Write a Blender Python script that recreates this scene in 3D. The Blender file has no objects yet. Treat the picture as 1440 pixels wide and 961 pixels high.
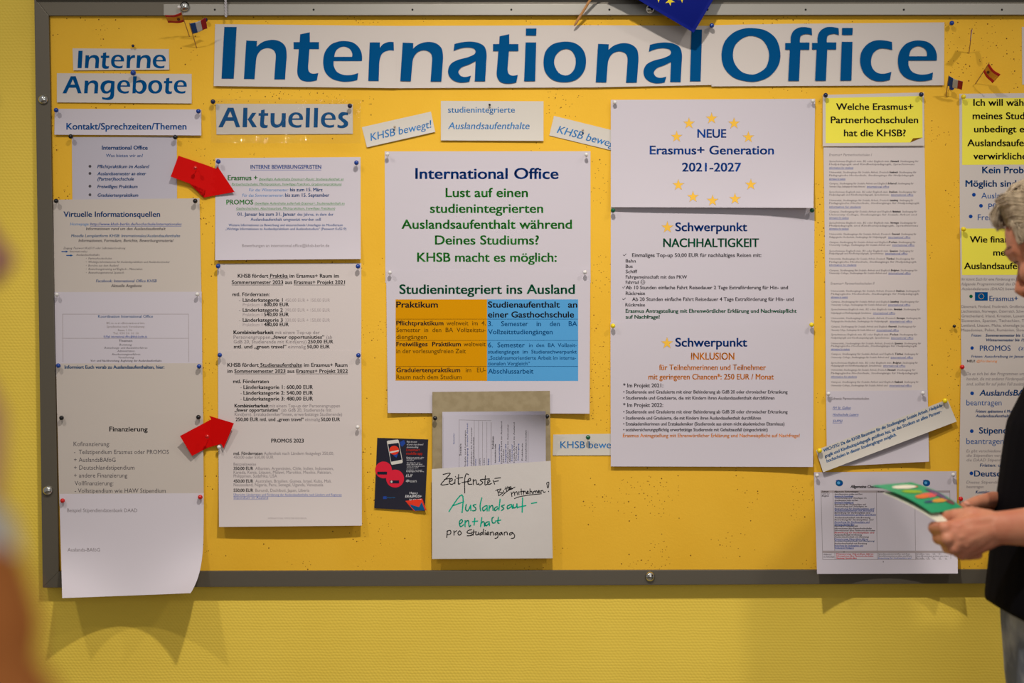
import bpy, bmesh, math, random
from mathutils import Vector, Matrix, noise
random.seed(11)
sc = bpy.context.scene
R = math.radians

# ------------------------------------------------------------------ camera
FPX = 1986.0                                   # focal length in pixels of the 1440 px wide frame
CAM = Vector((0.0, -2.9, 1.51))
CROT = Matrix.Rotation(R(90 - 1.2), 3, 'X') @ Matrix.Rotation(R(0.25), 3, 'Z')
cam = bpy.data.objects.new('camera', bpy.data.cameras.new('camera'))
sc.collection.objects.link(cam)
cam.location = CAM
cam.rotation_euler = CROT.to_euler()
cam.data.sensor_width = 36.0
cam.data.lens = FPX * 36.0 / 1440.0
cam.data.clip_start = 0.05
cam.data.dof.use_dof = True
cam.data.dof.focus_distance = 2.88
cam.data.dof.aperture_fstop = 2.2
sc.camera = cam

# ------------------------------------------------------------------ light and exposure
wd = bpy.data.worlds.new('room_light'); sc.world = wd; wd.use_nodes = True
bg = wd.node_tree.nodes['Background']
bg.inputs[0].default_value = (1.0, 0.94, 0.88, 1)
bg.inputs[1].default_value = 0.36


def spot(name, loc, aim, power, size, blend, radius, col):
    d = bpy.data.lights.new(name, 'SPOT')
    d.energy = power; d.spot_size = R(size); d.spot_blend = blend
    d.shadow_soft_size = radius; d.color = col
    o = bpy.data.objects.new(name, d); sc.collection.objects.link(o)
    o.location = loc
    o.rotation_euler = (Vector(aim) - Vector(loc)).to_track_quat('-Z', 'Y').to_euler()
    return o


spot('ceiling_spot_middle', (0.03, -1.50, 3.02), (0.10, 0, 0.60), 200, 84, 1.0, 0.035, (1, .92, .84))
spot('ceiling_spot_beside', (-1.25, -1.50, 3.02), (-0.75, 0, 0.60), 68, 84, 1.0, 0.035, (1, .92, .84))
spot('ceiling_spot_far', (1.35, -1.50, 3.02), (0.85, 0, 0.60), 74, 84, 1.0, 0.035, (1, .92, .84))
fl = bpy.data.lights.new('cool_area_light', 'AREA'); fl.shape = 'RECTANGLE'; fl.size = 2.4; fl.size_y = 1.6  # broad cool fill light from behind the camera, no particular source
fl.energy = 26; fl.color = (.93, .95, 1.0)
flo = bpy.data.objects.new('cool_area_light', fl); sc.collection.objects.link(flo)
flo.location = (0.9, -4.6, 2.1)
flo.rotation_euler = (Vector((0.1, 0, 1.3)) - Vector(flo.location)).to_track_quat('-Z', 'Y').to_euler()

sc.view_settings.view_transform = 'Standard'
sc.view_settings.look = 'None'
sc.view_settings.exposure = -0.55
sc.view_settings.gamma = 1.0
sc.view_settings.use_curve_mapping = False


# ------------------------------------------------------------------ helpers
def P(px, py, d):
    """the point at distance d in front of the wall that the lens sees at pixel (px, py)"""
    v = CROT @ Vector(((px - 720.0) / FPX, -(py - 480.5) / FPX, -1.0))
    t = (-d - CAM.y) / v.y
    return CAM + v * t


def lin(c):
    return tuple((x / 255 / 12.92) if x / 255 <= .04045 else ((x / 255 + .055) / 1.055) ** 2.4 for x in c)


MATS = {}


def mat(name, rgb, rough=.6, metal=0.0, spec=.3, bump=None, mix=None, coat=0.0, trans=0.0):
    """rgb in 0-255; bump=(scale, strength, distance); mix=(rgb2, scale, detail, lo, hi) mottles the colour"""
    if name in MATS: return MATS[name]
    m = bpy.data.materials.new(name); m.use_nodes = True
    nt = m.node_tree; b = nt.nodes['Principled BSDF']
    b.inputs['Base Color'].default_value = (*lin(rgb), 1)
    b.inputs['Roughness'].default_value = rough
    b.inputs['Metallic'].default_value = metal
    b.inputs['Specular IOR Level'].default_value = spec
    b.inputs['Coat Weight'].default_value = coat
    b.inputs['Transmission Weight'].default_value = trans
    tc = nt.nodes.new('ShaderNodeTexCoord')
    if mix:
        n = nt.nodes.new('ShaderNodeTexNoise'); n.inputs['Scale'].default_value = mix[1]; n.inputs['Detail'].default_value = mix[2]
        r = nt.nodes.new('ShaderNodeValToRGB')
        r.color_ramp.elements[0].position = mix[3]; r.color_ramp.elements[1].position = mix[4]
        r.color_ramp.elements[0].color = (*lin(rgb), 1); r.color_ramp.elements[1].color = (*lin(mix[0]), 1)
        nt.links.new(tc.outputs['Object'], n.inputs['Vector'])
        nt.links.new(n.outputs['Fac'], r.inputs['Fac']); nt.links.new(r.outputs['Color'], b.inputs['Base Color'])
    if bump:
        n = nt.nodes.new('ShaderNodeTexNoise'); n.inputs['Scale'].default_value = bump[0]; n.inputs['Detail'].default_value = 4
        u = nt.nodes.new('ShaderNodeBump'); u.inputs['Strength'].default_value = bump[1]; u.inputs['Distance'].default_value = bump[2]
        nt.links.new(tc.outputs['Object'], n.inputs['Vector'])
        nt.links.new(n.outputs['Fac'], u.inputs['Height']); nt.links.new(u.outputs['Normal'], b.inputs['Normal'])
    MATS[name] = m
    return m


def link(name, me, mats, parent=None, smooth=False):
    o = bpy.data.objects.new(name, me); sc.collection.objects.link(o)
    for m in (mats if isinstance(mats, (list, tuple)) else [mats]): me.materials.append(m)
    if parent is not None:
        o.parent = parent
        o.matrix_parent_inverse = parent.matrix_basis.inverted()
    if smooth:
        for p in me.polygons: p.use_smooth = True
    return o


def pyd(name, vs, fs, mats, parent=None, smooth=False, idx=None):
    me = bpy.data.meshes.new(name)
    me.from_pydata([tuple(v) for v in vs], [], fs); me.update()
    o = link(name, me, mats, parent, smooth)
    if idx: me.polygons.foreach_set('material_index', idx)
    return o


def frombm(name, bm, mats, parent=None, smooth=False):
    me = bpy.data.meshes.new(name); bmesh.ops.recalc_face_normals(bm, faces=bm.faces)
    bm.to_mesh(me); bm.free()
    return link(name, me, mats, parent, smooth)


def tag(o, label, cat, group=None, kind=None):
    if label: o['label'] = label
    if cat: o['category'] = cat
    if group: o['group'] = group
    if kind: o['kind'] = kind
    return o


def thing(name, loc, label, cat, group=None):
    o = bpy.data.objects.new(name, None); sc.collection.objects.link(o)
    o.location = loc; o.empty_display_size = .02
    return tag(o, label, cat, group)


def tube(bm, pts, rad, seg=12, flat=None, cap=True):
    """a closed round tube through pts; rad one number or one per point (or (a, b) pairs); flat = a vector for the b axis"""
    pts = [Vector(p) for p in pts]; n = len(pts)
    rad = rad if isinstance(rad, (list, tuple)) else [rad] * n
    rings = []; ref = None
    for i, p in enumerate(pts):
        t = (pts[min(i + 1, n - 1)] - pts[max(i - 1, 0)]).normalized()
        if flat is not None: ref = Vector(flat)
        elif ref is None: ref = Vector((0, 0, 1)) if abs(t.z) < .9 else Vector((1, 0, 0))
        b = (ref - t * ref.dot(t)).normalized(); a = b.cross(t).normalized(); ref = b
        r = rad[i]; ra, rb = r if isinstance(r, (list, tuple)) else (r, r)
        rings.append([bm.verts.new(p + a * (ra * math.cos(2 * math.pi * k / seg)) + b * (rb * math.sin(2 * math.pi * k / seg))) for k in range(seg)])
    for i in range(n - 1):
        for k in range(seg):
            bm.faces.new((rings[i][k], rings[i][(k + 1) % seg], rings[i + 1][(k + 1) % seg], rings[i + 1][k]))
    if cap:
        bm.faces.new(rings[0][::-1]); bm.faces.new(rings[-1])
    return rings


def ball(bm, c, r, seg=16, M=None):
    """an ellipsoid; r one number or three along the columns of M"""
    r = r if isinstance(r, (list, tuple)) else (r, r, r)
    S = Matrix.Diagonal((*r, 1)); M4 = M.to_4x4() if M is not None else Matrix.Identity(4)
    bmesh.ops.create_uvsphere(bm, u_segments=seg, v_segments=max(6, seg // 2), radius=1, matrix=Matrix.Translation(Vector(c)) @ M4 @ S)


def prism(bm, quad, d1, d0):
    """quad of pixels as a solid from distance d0 to its face at d1 in front of the wall"""
    f = [P(x, y, d1) for x, y in quad]
    fv = [bm.verts.new(p) for p in f]; bv = [bm.verts.new((p.x, -d0, p.z)) for p in f]
    n = len(f)
    bm.faces.new(fv); bm.faces.new(bv[::-1])
    for i in range(n): bm.faces.new((fv[i], bv[i], bv[(i + 1) % n], fv[(i + 1) % n]))


def bevel(bm, w, seg=2):
    bmesh.ops.bevel(bm, geom=list(bm.edges), offset=w, segments=seg, profile=.7, affect='EDGES')


# ------------------------------------------------------------------ wall and floor
def wall_material():
    m = bpy.data.materials.new('yellow_woven_wallpaper'); m.use_nodes = True
    nt = m.node_tree; b = nt.nodes['Principled BSDF']; L = nt.links.new
    b.inputs['Roughness'].default_value = .62; b.inputs['Specular IOR Level'].default_value = .25
    tc = nt.nodes.new('ShaderNodeTexCoord'); sp = nt.nodes.new('ShaderNodeSeparateXYZ'); L(tc.outputs['Object'], sp.inputs[0])

    def mth(op, a, c=None):
        n = nt.nodes.new('ShaderNodeMath'); n.operation = op
        for i, v in ((0, a), (1, c)):
            if v is None: continue
            if isinstance(v, (int, float)): n.inputs[i].default_value = v
            else: L(v, n.inputs[i])
        return n.outputs[0]
    nz = nt.nodes.new('ShaderNodeTexNoise'); nz.inputs['Scale'].default_value = 38; nz.inputs['Detail'].default_value = 3
    L(tc.outputs['Object'], nz.inputs['Vector'])
    wob = mth('MULTIPLY', mth('SUBTRACT', nz.outputs['Fac'], .5), 2.6)
    row = mth('ABSOLUTE', mth('SINE', mth('ADD', mth('MULTIPLY', sp.outputs['Z'], math.pi / .0060), wob)))
    dia = mth('SINE', mth('ADD', mth('MULTIPLY', sp.outputs['X'], 2 * math.pi / .0075), mth('ADD', mth('MULTIPLY', sp.outputs['Z'], 2 * math.pi / .010), wob)))
    h = mth('ADD', mth('POWER', row, .6), mth('MULTIPLY', dia, .28))
    bu = nt.nodes.new('ShaderNodeBump'); bu.inputs['Strength'].default_value = .22; bu.inputs['Distance'].default_value = .0014
    L(h, bu.inputs['Height']); L(bu.outputs['Normal'], b.inputs['Normal'])
    n2 = nt.nodes.new('ShaderNodeTexNoise'); n2.inputs['Scale'].default_value = 3.2; n2.inputs['Detail'].default_value = 5
    L(tc.outputs['Object'], n2.inputs['Vector'])
    cr = nt.nodes.new('ShaderNodeValToRGB'); L(n2.outputs['Fac'], cr.inputs['Fac'])
    cr.color_ramp.elements[0].position = .3; cr.color_ramp.elements[1].position = .7
    cr.color_ramp.elements[0].color = (*lin((238, 206, 78)), 1); cr.color_ramp.elements[1].color = (*lin((245, 214, 85)), 1)
    L(cr.outputs['Color'], b.inputs['Base Color'])
    return m


def boxv(x0, x1, y0, y1, z0, z1):
    vs = [(x, y, z) for x in (x0, x1) for y in (y0, y1) for z in (z0, z1)]
    fs = [(0, 1, 3, 2), (4, 6, 7, 5), (0, 4, 5, 1), (2, 3, 7, 6), (0, 2, 6, 4), (1, 5, 7, 3)]
    return vs, fs


tag(pyd('wall_back', *boxv(-3.2, 3.2, 0, .12, 0, 3.3), wall_material()), None, None, kind='structure')
tag(pyd('floor', *boxv(-3.2, 3.2, -5.6, .12, -.05, 0), mat('grey_linoleum', (150, 143, 132), .45, mix=((128, 122, 112), 30, 6, .35, .7))), None, None, kind='structure')

# ------------------------------------------------------------------ the pin board
PD, FD = 0.017, 0.024            # front of the soft panel and of the frame, in front of the wall


def panel_material():
    m = bpy.data.materials.new('yellow_pinboard_panel'); m.use_nodes = True
    nt = m.node_tree; b = nt.nodes['Principled BSDF']; L = nt.links.new
    b.inputs['Roughness'].default_value = .7; b.inputs['Specular IOR Level'].default_value = .2
    tc = nt.nodes.new('ShaderNodeTexCoord')
    n1 = nt.nodes.new('ShaderNodeTexNoise'); n1.inputs['Scale'].default_value = 5; n1.inputs['Detail'].default_value = 5
    L(tc.outputs['Object'], n1.inputs['Vector'])
    cr = nt.nodes.new('ShaderNodeValToRGB'); L(n1.outputs['Fac'], cr.inputs['Fac'])
    cr.color_ramp.elements[0].position = .3; cr.color_ramp.elements[1].position = .72
    cr.color_ramp.elements[0].color = (*lin((231, 179, 46)), 1); cr.color_ramp.elements[1].color = (*lin((238, 188, 56)), 1)
    col = cr.outputs['Color']
    # old pin holes: small dark dots in clusters, and a few larger scuffs
    for sc_, rad, dens, dark in ((62, .0014 * 62, .50, (120, 78, 16)), (150, .0010 * 150, .56, (150, 100, 22)), (17, .0040 * 17, .63, (128, 84, 22))):
        v = nt.nodes.new('ShaderNodeTexVoronoi'); v.inputs['Scale'].default_value = sc_; v.feature = 'F1'
        if sc_ == 17:
            nn = nt.nodes.new('ShaderNodeTexNoise'); nn.inputs['Scale'].default_value = 140
            ad = nt.nodes.new('ShaderNodeVectorMath'); ad.operation = 'MULTIPLY_ADD'
            ad.inputs[1].default_value = (.012, .012, .012); L(nn.outputs['Color'], ad.inputs[0]); L(tc.outputs['Object'], ad.inputs[2])
            L(tc.outputs['Object'], nn.inputs['Vector']); L(ad.outputs[0], v.inputs['Vector'])
        else: L(tc.outputs['Object'], v.inputs['Vector'])
        dot = nt.nodes.new('ShaderNodeMath'); dot.operation = 'LESS_THAN'; dot.inputs[1].default_value = rad
        L(v.outputs['Distance'], dot.inputs[0])
        nm = nt.nodes.new('ShaderNodeTexNoise'); nm.inputs['Scale'].default_value = 9 if sc_ != 17 else 3; L(tc.outputs['Object'], nm.inputs['Vector'])
        gate = nt.nodes.new('ShaderNodeMath'); gate.operation = 'GREATER_THAN'; gate.inputs[1].default_value = dens; L(nm.outputs['Fac'], gate.inputs[0])
        mu = nt.nodes.new('ShaderNodeMath'); mu.operation = 'MULTIPLY'; L(dot.outputs[0], mu.inputs[0]); L(gate.outputs[0], mu.inputs[1])
        mx = nt.nodes.new('ShaderNodeMix'); mx.data_type = 'RGBA'
        L(mu.outputs[0], mx.inputs['Factor']); L(col, mx.inputs['A']); mx.inputs['B'].default_value = (*lin(dark), 1)
        col = mx.outputs['Result']
    L(col, b.inputs['Base Color'])
    n3 = nt.nodes.new('ShaderNodeTexNoise'); n3.inputs['Scale'].default_value = 260; L(tc.outputs['Object'], n3.inputs['Vector'])
    bu = nt.nodes.new('ShaderNodeBump'); bu.inputs['Strength'].default_value = .25; bu.inputs['Distance'].default_value = .001
    L(n3.outputs['Fac'], bu.inputs['Height']); L(bu.outputs['Normal'], b.inputs['Normal'])
    return m


board = thing('pin_board', P(760, 815, .012), 'long yellow pin board in a grey metal frame screwed to the yellow wall', 'notice board')
XR0, XR1 = 1596, 1616
bm = bmesh.new(); prism(bm, [(64, 12), (XR0 + 4, 12), (XR0 + 4, 806), (79, 810)], PD, .002); frombm('panel', bm, panel_material(), board)
frame_m = mat('grey_powder_coated_frame', (102, 96, 84), .42, .35, .4, bump=(420, .12, .0006))
for q in ([(48, -4), (XR1, -4), (XR0, 21), (68.5, 22)], [(XR1, -4), (XR1, 820), (XR0, 801), (XR0, 21)],
          [(60, 827), (82.5, 804), (XR0, 801), (XR1, 820)], [(48, -4), (68.5, 22), (82.5, 804), (60, 827)]):
    bm = bmesh.new(); prism(bm, q, FD, .0005); bevel(bm, .0012); frombm('frame_rail', bm, frame_m, board)
bm = bmesh.new(); prism(bm, [(46.5, -14), (XR1, -14), (XR1, -3.6), (47, -3.6)], FD + .012, .0005); bevel(bm, .001)
frombm('top_cover', bm, mat('dark_brown_cover', (58, 48, 40), .5), board)
# the paper rail across the top with its row of small holes
bm = bmesh.new(); prism(bm, [(230, 6), (XR1 - 6, 5), (XR1 - 6, 20.6), (230, 21.4)], FD + .005, FD); bevel(bm, .0008)
rail_m = mat('dull_aluminium_rail', (156, 153, 145), .45, .35, .4, bump=(300, .1, .0005))
rail = frombm('paper_rail', bm, rail_m, board)
for x in (302, 441, 580, 719, 857, 995, 1133, 1271, 1409, 1547):
    bm = bmesh.new(); c = P(x, 13.6, FD + .0053)
    tube(bm, [c, c + Vector((0, .003, 0))], .0021, 10)
    frombm('screw_hole', bm, mat('hole_black', (26, 24, 22), .8), rail)
chrome = mat('nickel_dome', (205, 205, 200), .16, 1.0)
for x, y, d in ((61, 140, FD), (67.5, 690, FD), (260, 9.5, FD + .005), (914, 12.5, FD + .005), (914, 811, FD), (1470, 12, FD + .005), (1470, 810, FD)):
    bm = bmesh.new(); c = P(x, y, d)
    prof = [(.0102, 0), (.0102, .0015), (.0092, .0042), (.0068, .0066), (.0036, .0080), (.0008, .0085)]
    tube(bm, [c + Vector((0, -h, 0)) for r, h in prof], [r for r, h in prof], 24)
    frombm('dome_screw', bm, chrome, board, True)
# ------------------------------------------------------------------ lettering
INKS = dict(B=(0, 76, 130), D=(16, 80, 146), N=(22, 68, 146), G=(50, 140, 54), H=(20, 98, 66), K=(44, 42, 48), g=(130, 122, 126),
            k=(82, 78, 84), O=(240, 144, 50), W=(225, 225, 230), R=(215, 40, 48), L=(74, 102, 178), S=(62, 112, 168), Y=(240, 190, 74), M=(0, 172, 140),
            p=(30, 28, 30), y=(238, 228, 82), t=(208, 144, 6), b=(84, 158, 212), e=(164, 154, 156), q=(0, 76, 134), x=(54, 126, 190), o=(120, 84, 16), c=(28, 92, 146))


def ink_mat(k):
    return mat('print_' + {'p': 'marker_black', 'M': 'marker_green', 'y': 'fluorescent_yellow', 't': 'amber_print', 'b': 'sky_blue_print'}.get(k, 'ink_' + k + ('_capital' if k.isupper() else '')),
               INKS[k], .7, 0, .03)


_fc = bpy.data.curves.new('type', 'FONT'); _fo = bpy.data.objects.new('type', _fc)
_fc.fill_mode = 'FRONT'
CACHE = {}


def glyphs(text, bold=0.0, res=2):
    key = (text, bold, res)
    if key not in CACHE:
        _fc.body = text; _fc.offset = bold; _fc.resolution_u = res
        me = bpy.data.meshes.new_from_object(_fo)
        CACHE[key] = ([(v.co.x, v.co.y) for v in me.vertices], [tuple(p.vertices) for p in me.polygons])
        bpy.data.meshes.remove(me)
    return CACHE[key]


class Sheet:
    """a thin sheet given by four pixels (tl, tr, br, bl); d0 is the distance of its pinned edge from the wall,
    and curl names how far the loose parts stand off"""

    def __init__(s, name, quad, d0, label, cat, m, group=None, parent=None, curl=None, n=(18, 18), thick=.0003, tf=None, part=None):
        s.q = quad; s.d0 = d0; s.c = curl or {}; s.tf = tf; s.th = thick
        s.ph = random.random() * 6
        nu, nv = n
        fr, bk = [], []
        for j in range(nv + 1):
            for i in range(nu + 1):
                p = s.at(*s.bil(i / nu, j / nv), uv=(i / nu, j / nv))
                fr.append(p); bk.append(p + Vector((0, thick, 0)))
        vs = fr + bk; N = len(fr); fs = []
        I = lambda i, j: j * (nu + 1) + i
        for j in range(nv):
            for i in range(nu):
                a = (I(i, j), I(i, j + 1), I(i + 1, j + 1), I(i + 1, j)); fs.append(a); fs.append(tuple(N + k for k in a[::-1]))
        loop = [I(i, 0) for i in range(nu)] + [I(nu, j) for j in range(nv)] + [I(i, nv) for i in range(nu, 0, -1)] + [I(0, j) for j in range(nv, 0, -1)]
        nf = len(fs); M = len(vs)
        vs += [vs[k] for k in loop] + [vs[k + N] for k in loop]; nl = len(loop)
        for k in range(nl):
            a, b = M + k, M + (k + 1) % nl; fs.append((a, b, b + nl, a + nl))
        s.o = pyd(name, vs, fs, m, parent, True)
        for p in s.o.data.polygons[nf:]: p.use_smooth = False
        if label: tag(s.o, label, cat, group)

    def bil(s, u, v):
        a, b, c, d = s.q
        x, y = ((a[k] * (1 - u) + b[k] * u) * (1 - v) + (d[k] * (1 - u) + c[k] * u) * v for k in (0, 1))
        return x + s.c.get('px', 0) * u ** 2 * v ** 5, y

    def inv(s, x, y):
        a, b, c, d = s.q
        u = v = .5
        for _ in range(3):
            fx, fy = s.bil(u, v)
            du = [(b[k] - a[k]) * (1 - v) + (c[k] - d[k]) * v for k in (0, 1)]
            dv = [(d[k] - a[k]) * (1 - u) + (c[k] - b[k]) * u for k in (0, 1)]
            det = du[0] * dv[1] - du[1] * dv[0]
            ex, ey = x - fx, y - fy
            u += (ex * dv[1] - ey * dv[0]) / det; v += (du[0] * ey - du[1] * ex) / det
        return u, v

    def z(s, u, v):
        c = s.c; u = min(1, max(0, u)); v = min(1, max(0, v))
        d = s.d0 + c.get('bot', 0) * v ** c.get('bp', 3) + c.get('bl', 0) * (1 - u) ** c.get('ce', 5) * v ** 4 + c.get('br', 0) * u ** c.get('ce', 5) * v ** 4
        d += c.get('tl', 0) * (1 - u) ** 3 * (1 - v) ** 3 + c.get('tr', 0) * u ** c.get('tu', 3) * (1 - v) ** c.get('tv', 3)
        d += c.get('mid', 0) * 4 * u * (1 - u) * v ** 2 + c.get('top', 0) * 4 * u * (1 - u) * (1 - v) ** 4
        d += c.get('arch', 0) * (2 * u - 1) ** 2 * v ** 5
        w = c.get('wav', .0006) * .45
        return d + w * v * (1 + math.sin(5.1 * u + s.ph) * math.cos(2.3 * v + s.ph)) * .5

    def at(s, x, y, lift=0.0, uv=None):
        u, v = uv or s.inv(x, y)
        return P(x, y, s.z(u, v) + lift)

    def pix(s, x, y):
        if not s.tf: return x, y
        ox, oy, a = s.tf; ca, sa = math.cos(a), math.sin(a)
        return ox + x * ca + y * sa, oy - x * sa + y * ca


class Print:
    """everything printed on a sheet, gathered as flat inked shapes that follow its surface"""

    def __init__(s, sheet, lift=.00012):
        s.s = sheet; s.v = []; s.f = []; s.i = []; s.keys = []; s.lift = lift

    def ki(s, k):
        if k not in s.keys: s.keys.append(k)
        return s.keys.index(k)

    def poly(s, pts, k, lift=0.0):
        b = len(s.v)
        s.v += [s.s.at(*s.s.pix(x, y), s.lift + lift) for x, y in pts]; s.f.append(tuple(range(b, len(s.v)))); s.i.append(s.ki(k))

    def patch(s, q, k, lift=0.0, n=6):
        """a filled quad cut into cells so that it bends with the sheet"""
        for i in range(n):
            for j in range(n):
                def B(u, v): return tuple((q[0][c] * (1 - u) + q[1][c] * u) * (1 - v) + (q[3][c] * (1 - u) + q[2][c] * u) * v for c in (0, 1))
                s.poly([B(i / n, j / n), B((i + 1) / n, j / n), B((i + 1) / n, (j + 1) / n), B(i / n, (j + 1) / n)], k, lift)

    def mesh(s, vs, fs, k, lift=0.0):
        b = len(s.v); ki = s.ki(k)
        s.v += [s.s.at(*s.s.pix(x, y), s.lift + lift) for x, y in vs]
        s.f += [tuple(a + b for a in f) for f in fs]; s.i += [ki] * len(fs)

    def text(s, t, x0, x1, y, cap, k, style='', lift=0.0, align='l'):
        bold = .024 if 'b' in style else .034 if 'x' in style else .012 if 'm' in style else 0.0
        vs, fs = glyphs(t, 0.0, 4 if cap > 7 else 2 if cap > 3 else 1)
        if not vs: return
        xa = min(v[0] for v in vs); xb = max(v[0] for v in vs)
        sy = cap / .682
        sx = (x1 - x0) / (xb - xa) if x1 else sy * (1.10 if bold else 1.04)
        if not x1: x1 = x0 + (xb - xa) * sx
        sh = .19 if 'i' in style else 0
        # heavier faces are the same outlines struck again a hair aside
        for ox, oy in (((-1, -.45), (-1, .45), (1, -.45), (1, .45), (0, 0)) if bold > .02 else ((-1, 0), (1, 0)) if bold else ((0, 0),)):
            ox *= bold * sy; oy *= bold * sy
            s.mesh([(x0 + ox + (vx - xa) * sx + vy * sy * sh, y + oy - vy * sy) for vx, vy in vs], fs, k, lift)
        if 'u' in style:
            s.line([(x0, y + cap * .30), (x1, y + cap * .30)], max(.45, cap * .09), k, lift)

    def block(s, src, lift=0.0):
        """lines 'x0 x1 y cap ink style|words'; x1 '-' for the natural width"""
        for ln in src.strip('\n').split('\n'):
            if not ln.strip(): continue
            h, t = ln.split('|', 1); h = h.split()
            s.text(t, float(h[0]), None if h[1] == '-' else float(h[1]), float(h[2]), float(h[3]), h[4], h[5] if len(h) > 5 else '', lift)

    def star(s, cx, cy, r, k, lift=0.0, rot=0.0):
        pts = []
        for i in range(10):
            a = math.pi * i / 5 + rot; rr = r if i % 2 == 0 else r * .40
            pts.append((cx + rr * math.sin(a), cy - rr * math.cos(a)))
        b = [(cx, cy)] + pts
        s.mesh(b, [(0, 1 + i, 1 + (i + 1) % 10) for i in range(10)], k, lift)

    def disc(s, cx, cy, rx, ry, k, lift=0.0, n=20, rot=0.0):
        ca, sa = math.cos(rot), math.sin(rot)
        s.poly([(cx + rx * math.cos(2 * math.pi * i / n) * ca - ry * math.sin(2 * math.pi * i / n) * sa,
                 cy + rx * math.cos(2 * math.pi * i / n) * sa + ry * math.sin(2 * math.pi * i / n) * ca) for i in range(n)], k, lift)

    def line(s, pts, w, k, lift=0.0):
        """a pen stroke along points, with round joins"""
        pts = [Vector(p) for p in pts]; ends = pts; cut = [pts[0]]
        for a, b in zip(pts, pts[1:]):
            n = max(1, int((b - a).length / 7)); cut += [a.lerp(b, (i + 1) / n) for i in range(n)]
        pts = cut
        for a, b in zip(pts, pts[1:]):
            d = b - a
            if d.length < 1e-6: continue
            d.normalize(); nrm = Vector((-d.y, d.x)) * w / 2
            s.poly([tuple(a + nrm), tuple(b + nrm), tuple(b - nrm), tuple(a - nrm)], k, lift)
        for a in ends: s.disc(a.x, a.y, w / 2, w / 2, k, lift, 8)

    def stroke(s, pts, w, k, lift=0.0):
        s.line(curve_pts([(x, y, 1 if i in (0, len(pts) - 1) else 0) for i, (x, y) in enumerate(pts)], 4, False), w, k, lift)

    def done(s, name):
        return pyd(name, s.v, s.f, [ink_mat(k) for k in s.keys], s.s.o, False, s.i)


def curve_pts(pts, n=6, closed=True):
    """points (x, y, corner) joined by Catmull-Rom arcs that stop at corners and run straight between two corners"""
    out = []; N = len(pts)
    for i in range(N if closed else N - 1):
        p1, p2 = pts[i], pts[(i + 1) % N]
        out.append((p1[0], p1[1]))
        if p1[2] and p2[2]: continue
        p0 = pts[i - 1] if (closed or i > 0) else p1; p3 = pts[(i + 2) % N] if (closed or i + 2 < N) else p2
        t1 = [(p2[c] - p0[c]) * .5 for c in (0, 1)] if not p1[2] else None
        t2 = [(p3[c] - p1[c]) * .5 for c in (0, 1)] if not p2[2] else None
        ch = [p2[c] - p1[c] for c in (0, 1)]
        L = math.hypot(*ch)
        for t in (t1, t2):
            if t:
                l = math.hypot(*t) or 1; f = min(1, L / l) if l > L else 1
                t[0] *= f; t[1] *= f
        if t1 is None: t1 = [ch[c] * 1.5 - t2[c] * .5 for c in (0, 1)]
        if t2 is None: t2 = [ch[c] * 1.5 - t1[c] * .5 for c in (0, 1)]
        for k in range(1, n):
            t = k / n; h1 = 2 * t ** 3 - 3 * t * t + 1; h2 = t ** 3 - 2 * t * t + t; h3 = -2 * t ** 3 + 3 * t * t; h4 = t ** 3 - t * t
            out.append(tuple(h1 * p1[c] + h2 * t1[c] + h3 * p2[c] + h4 * t2[c] for c in (0, 1)))
    if not closed: out.append((pts[-1][0], pts[-1][1]))
    return out


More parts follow.
